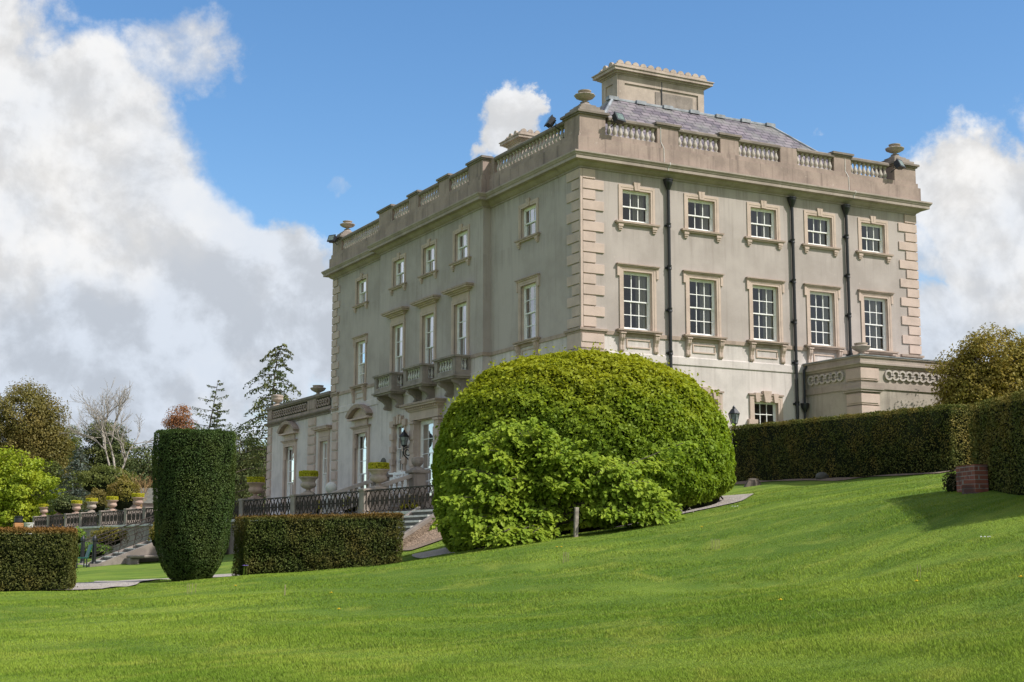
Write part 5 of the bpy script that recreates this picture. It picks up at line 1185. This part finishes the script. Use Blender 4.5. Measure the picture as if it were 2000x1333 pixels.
shrub('yellow green shrub seen through the railing right of the middle urn', 612, 995, 59, (.36, .36, .42), 900, .06, 'box', group='shrubs behind the railing')
shrub('rounded yellow green bush against the terrace wall behind the staircase', 213, 1052, 71, (.95, .5, .55), 1600, .09, 'yellow')
shrub('leafy green plants on the bank left of the staircase', 175, 1078, 68, (1.1, .5, .4), 1100, .1, 'fern')
shrub('bright green plant by the terrace wall just right of the left hedge', 152, 1050, 72, (.4, .4, .45), 500, .1, 'fern')
shrub('dry yellowish grass tuft on the staircase wall beside the yew column', 307, 1050, 60, (.35, .35, .6), 700, .1, 'yellow')
# dark backdrop of woodland
wd = []
for k in range(34):
    px = -60+k*22; D = 150+RNG.uniform(-8, 20); p = at(px, 960, D); wd.append((p[0], p[1], RNG.uniform(1.8, 4.0)*(.8 if 130 < px < 420 else 1)))
Ps, Ns = [], []
for x, y, h in wd:
    d = unit(RNG.normal(0, 1, (1500, 3))); r = RNG.uniform(.6, 1, 1500)**.4; q = np.array((x, y, 2.0))+d*np.array((2.6, 2.6, h+3.0))*r[:, None]; Ps.append(q); Ns.append(d+upv*.3)
P, Nn = np.concatenate(Ps), np.concatenate(Ns); o = leaves('distant_wood', P, Nn, RNG.uniform(.3, .6, len(P)), M['conifer'], jit=.6); tag(o, kind='stuff', label='dark mass of distant woodland behind the garden trees')
# grey roofed outbuilding
p = at(292, 990, 104); ob = empty('outbuilding', (p[0], p[1], 0)); tag(ob, 'low grey roofed outbuilding behind the orange stemmed bare tree', 'building')
b = MB(); b.box(p[0]-2.2, p[0]+2.2, p[1]-1.5, p[1]+1.5, -1, p[2]+.2); child(b, 'wall', M['oldstone'], ob)
b = MB(); zz = p[2]+.2; b.prism([(p[0]-2.4, p[1]-1.7, zz), (p[0]-2.4, p[1]+1.7, zz), (p[0]-2.4, p[1], zz+1.15)], (4.8, 0, 0)); child(b, 'roof', M['darkstone'], ob)
# hawthorn right
broadleaf('hawthorn', 'bronze leaved hawthorn tree rising above the right hedges', 'tree', 1945, 830, 50, [(.2, 0, 3.35, 1.45, 1.3, 1.0), (-.8, 0, 2.7, 1.15, 1.1, .9), (.3, 0, 2.2, 1.9, 1.4, 1.0), (1.7, .2, 3.1, 1.4, 1.2, 1.1), (-.6, 0, 1.5, 1.4, 1.2, .8), (2.2, 0, 1.9, 1.4, 1.2, 1.1)], 900, 62, .10, M['hawthorn'], 1.0, .16, None, .6, 'bark', .26)
b = MB(); hw = [o for o in COL.objects if o.name == 'hawthorn'][0]
for k in range(34):
    a = RNG.uniform(-1.9, 2.2); h = RNG.uniform(1.2, 3.9); s = rgt*a*.6+upv*h*.6; e = rgt*a*1.05+upv*h*1.08+fwd*RNG.normal(0, .5); b.tube([s, (s+e)/2+RNG.normal(0, .12, 3), e], [.03, .018, .005], 4)
b.build('branches', M['bark'], hw, smooth=1)
# ------------------------------------------------------------------ grass blades, wild flowers
n = 950000
u_ = RNG.uniform(0, 1, n); Dg = 1/(1/10.8+(1/44.-1/10.8)*u_**1.0); pxg = RNG.uniform(-60, 2060, n)
base = CP[None, :2]+Dg[:, None]*(_f[None, :2]/math.hypot(_f[0], _f[1])+((pxg-1000)/F)[:, None]*_r[None, :2])
X_, Y_ = base[:, 0], base[:, 1]
Z_ = np.concatenate([ground(X_[i:i+40000], Y_[i:i+40000]) for i in range(0, n, 40000)])
lxm = (X_-MC[0])*ca+(Y_-MC[1])*sa; lym = -(X_-MC[0])*sa+(Y_-MC[1])*ca
ok = ((lxm/(4.22+.15*np.sin(X_*9)*np.sin(Y_*7)))**2+(lym/(3.55+.15*np.sin(X_*8)*np.sin(Y_*9)))**2 > 1)
pth = np.array([(-20.2, -13.2), (-18.9, -13.9), (-17.6, -11.2), (-15.9, -7.3), (-14.3, -8.4), (-12.5, -6.), (-12.2, -3.), (-14.2, -4.4), (-16.6, -5.2), (-18.1, -8.)])
ins = np.zeros(n, bool)
for k in range(len(pth)):
    (x1_, y1_), (x2_, y2_) = pth[k], pth[(k+1) % len(pth)]
    cr = ((y1_ > Y_) != (y2_ > Y_)) & (X_ < (x2_-x1_)*(Y_-y1_)/(y2_-y1_+1e-9)+x1_); ins ^= cr
ok &= ~ins & ~((X_ > -.4) & (X_ < 3.4) & (Y_ > -18)) & ~in_terrace(X_, Y_) & (X_ < 3.4+0*Y_)
X_, Y_, Z_, Dg = X_[ok], Y_[ok], Z_[ok], Dg[ok]; n = len(X_)
patch = .75+.35*np.sin(X_*1.3+np.sin(Y_*.9)*1.5)*np.sin(Y_*1.1+X_*.4)+.25*np.sin(X_*3.7+Y_*2.9)
h = RNG.uniform(.018, .040, n)*np.interp(Dg, [12, 30], [1, .6])*np.clip(patch, .45, 1.3)*(1+.25*(RNG.uniform(0, 1, n) < .05)); a = RNG.uniform(0, 2*pi, n); w = (.0012+.00024*Dg)*RNG.uniform(.7, 1.3, n)
ld = unit(RNG.normal(0, 1, (n, 2))+np.array((-.5, .4)))*(h*RNG.uniform(.2, .9, n))[:, None]
V = np.stack([np.c_[X_-w*np.cos(a), Y_-w*np.sin(a), Z_-.008], np.c_[X_+w*np.cos(a), Y_+w*np.sin(a), Z_-.008], np.c_[X_+ld[:, 0], Y_+ld[:, 1], Z_+h]], 1).reshape(-1, 3)
g = raw('grass', V, np.arange(3*n).reshape(-1, 3), M['blade'], n=3); tag(g, 'short green lawn grass', kind='stuff')
def flower(name, label, cat, px, py, D, head, hh, r, group, stalks=1):
    p = at(px, py, D); z = gz(p[0], p[1]); # slide along the ray until it meets the lawn
    for dd_ in np.linspace(9, 46, 400):
        q = at(px, py, dd_)
        if q[2] <= gz(q[0], q[1]): p = q; break
    z = gz(p[0], p[1]); f = empty(name, (p[0], p[1], z)); tag(f, label, cat, group)
    for k in range(stalks):
        dx, dy = RNG.normal(0, .05 if stalks > 1 else .004, 2); b = MB(); b.tube([(dx, dy, -.02), (dx+.01, dy, hh*.6), (dx+.015, dy+.01, hh)], .004, 4); b.build('stalk', M['straw'] if head is None else M['fern'], f)
        if head:
            b = MB(); m = 12
            for j in range(m):
                t = 2*pi*j/m; c, s = math.cos(t), math.sin(t); b.poly([(dx+.015, dy+.01, hh), (dx+.015+r*c-.3*r*s, dy+.01+r*s+.3*r*c, hh+.006), (dx+.015+r*1.15*c, dy+.01+r*1.15*s, hh+.012), (dx+.015+r*c+.3*r*s, dy+.01+r*s-.3*r*c, hh+.006)])
            b.lathe(dx+.015, dy+.01, [(r*.55, hh+.004), (r*.4, hh+.016), (r*.1, hh+.02)], 8); b.build('flower_head', M[head], f, fix=False)
GD = 'dandelions scattered in the lawn'
for px, py, lab in ((646, 1172, 'dandelion left of centre in front of the boxy hedge'), (661, 1205, 'dandelion nearer the viewer in front of the boxy hedge'), (1096, 1080, 'pair of dandelions on the lawn under the young tree'), (1525, 1190, 'dandelion in the lower middle of the right lawn'), (1370, 1041, 'dandelion right of the twig heap'), (1790, 1153, 'dandelion on the right lawn in line with the brick wall'), (1995, 1144, 'dandelion at the right edge of the lawn'), (458, 1156, 'dandelion on the lawn before the yew column')):
    flower('dandelion', lab, 'flower', px, py, 20, 'petal_yellow', .09, .024, GD, 2 if 'pair' in lab else 1)
for px, py, lab, m in ((1925, 1060, 'cluster of white daisies at the right of the lawn', 7), (1435, 995, 'cluster of white daisies beside the gravel bed', 7), (1300, 985, 'white daisies at the edge of the gravel bed', 5)):
    flower('daisies', lab, 'flowers', px, py, 25, 'petal_white', .05, .011, 'daisies in the lawn', m)
for px, py, lab, m in ((373, 1160, 'dry seed stalks in the lawn before the yew column', 4), (555, 1165, 'dry seed stalk in the lawn before the boxy hedge', 2), (1398, 1075, 'tuft of dry stalks on the lawn right of centre', 6), (1105, 1100, 'dry stalks below the pair of dandelions', 5), (1790, 1130, 'dry stalk on the right lawn', 2)):
    flower('dry_stalks', lab, 'plant', px, py, 20, None, .17, .02, 'dry stalks in the lawn', m)
flower('violet_flower', 'small violet flower at the left foot of the front boxy hedge', 'flower', 476, 1112, 31.6, 'petal_violet', .22, .035, None, 3)

# ------------------------------------------------------------------ light and sky
AZ, EL = math.radians(-50), math.radians(47)
sv = Vector((math.cos(EL)*math.cos(AZ), math.cos(EL)*math.sin(AZ), math.sin(EL)))
ld_ = bpy.data.lights.new('sun', 'SUN'); ld_.energy = 5.1; ld_.angle = math.radians(.6); ld_.color = (1., .96, .91)
so = bpy.data.objects.new('sun', ld_); COL.objects.link(so); so.rotation_euler = sv.to_track_quat('Z', 'Y').to_euler()
wld = bpy.data.worlds.new('World'); S.world = wld; wld.use_nodes = True; N = NT(wld.node_tree)
sky = N.new('ShaderNodeTexSky', sky_type='NISHITA', sun_disc=False, sun_elevation=EL, sun_rotation=math.atan2(sv.x, sv.y), altitude=0., air_density=1.0, dust_density=.6, ozone_density=2.2)
hs = N.new('ShaderNodeHueSaturation', ins={'Saturation': 1.22, 'Hue': .5}); N.l.new(sky.outputs[0], hs.inputs['Color'])
bg1 = N.new('ShaderNodeBackground', ins={'Strength': .175}); N.l.new(hs.outputs[0], bg1.inputs[0])
G0 = N.new('ShaderNodeTexCoord').outputs['Generated']
vn = N.new('ShaderNodeVectorMath', operation='NORMALIZE'); N.l.new(G0, vn.inputs[0]); dirv = vn.outputs[0]
def vadd(v, w_):
    n = N.new('ShaderNodeVectorMath', operation='ADD'); N.l.new(v, n.inputs[0])
    if isinstance(w_, bpy.types.NodeSocket): N.l.new(w_, n.inputs[1])
    else: n.inputs[1].default_value = w_
    return n.outputs[0]
nz = N.new('ShaderNodeTexNoise', ins={'Scale': 7., 'Detail': 9., 'Roughness': .64}); N.l.new(dirv, nz.inputs['Vector'])
sc_ = N.new('ShaderNodeVectorMath', operation='SCALE', ins={'Scale': .10}); N.l.new(vadd(nz.outputs['Color'], (-.5, -.5, -.5)), sc_.inputs[0])
dwarp = vadd(dirv, sc_.outputs[0])
def sdir(px, py): v = at(px, py, 1.)-CP; return v/np.linalg.norm(v)
blobs = [(120, 330, 330, 1.), (-120, 150, 330, 1.), (250, 560, 330, 1.), (480, 640, 250, 1.), (60, 700, 400, 1.), (330, 120, 150, .60), (640, 640, 170, .9), (-300, 500, 500, 1.), (330, 840, 260, .9), (560, 520, 130, .8),
 (1010, 240, 88, 1.), (1045, 215, 50, .9), (950, 275, 48, .85), (1905, 385, 165, .92), (2000, 480, 200, 1.), (1830, 520, 120, .7), (2150, 420, 270, 1.), (1840, 700, 150, .8), (2000, 640, 200, .7), (672, 335, 46, .46), (1600, 245, 50, .42), (1740, 210, 45, .45), (850, 760, 260, .8), (540, 345, 60, .40)]
dens = None
for px, py, rad, amp in blobs:
    v = sdir(px, py); dn = N.new('ShaderNodeVectorMath', operation='DISTANCE'); N.l.new(dwarp, dn.inputs[0]); dn.inputs[1].default_value = tuple(v)
    k = N.math('MULTIPLY', N.ss(dn.outputs['Value'], rad*1.25/F, rad*.35/F), amp)
    dens = k if dens is None else N.math('MAXIMUM', dens, k)
for v, rad in (((.46, -.87, .18), .75), ((-.5, -.80, .35), .45)):          # unseen cloud banks added behind the viewpoint for greyer window reflections
    dn = N.new('ShaderNodeVectorMath', operation='DISTANCE'); N.l.new(dwarp, dn.inputs[0]); dn.inputs[1].default_value = v
    dens = N.math('MAXIMUM', dens, N.ss(dn.outputs['Value'], rad, rad*.5))
# the unseen rest of the sky: scattered cumulus
gen = N.math('MULTIPLY', N.ss(N.noise(dirv, 2.2, 5, .55), .42, .60), .95)
dcen = N.new('ShaderNodeVectorMath', operation='DISTANCE'); N.l.new(dirv, dcen.inputs[0]); dcen.inputs[1].default_value = tuple(sdir(1000, 500))
dens = N.math('MAXIMUM', dens, N.math('MULTIPLY', gen, N.ss(dcen.outputs['Value'], .50, .70)))
n1 = N.noise(dirv, 12, 11, .58, .15)
dd_ = N.math('ADD', dens, N.math('MULTIPLY', N.math('SUBTRACT', n1, .5), 1.25))
alpha = N.math('POWER', N.ss(dd_, .37, .72), .9)
# cloud shading: brighter towards the sun, grey where thick
off_ = vadd(dirv, tuple(np.array((.55, -.2, .8))*.02)); n2 = N.noise(off_, 12, 11, .58, .15)
lightn = N.ss(N.math('SUBTRACT', n1, n2), -.10, .10)
big = N.noise(dirv, 4.2, 6, .6)
zen = N.sep(dirv)[2]
low = N.ss(zen, .36, .08)
grey = N.math('MULTIPLY', N.ss(N.math('ADD', big, N.math('MULTIPLY', low, .16)), .43, .66), N.math('ADD', .45, N.math('MULTIPLY', low, .55)))
shade = N.math('SUBTRACT', N.math('ADD', .76, N.math('MULTIPLY', lightn, .22)), N.math('MULTIPLY', grey, .11))
cc = N.mix(grey, (1., .985, .965), (.80, .88, 1.))
bg2 = N.new('ShaderNodeBackground'); N.l.new(cc, bg2.inputs[0]); N.l.new(shade, bg2.inputs[1])
ms = N.new('ShaderNodeMixShader'); N.l.new(alpha, ms.inputs[0]); N.l.new(bg1.outputs[0], ms.inputs[1]); N.l.new(bg2.outputs[0], ms.inputs[2])
wo = N.new('ShaderNodeOutputWorld'); N.l.new(ms.outputs[0], wo.inputs[0])
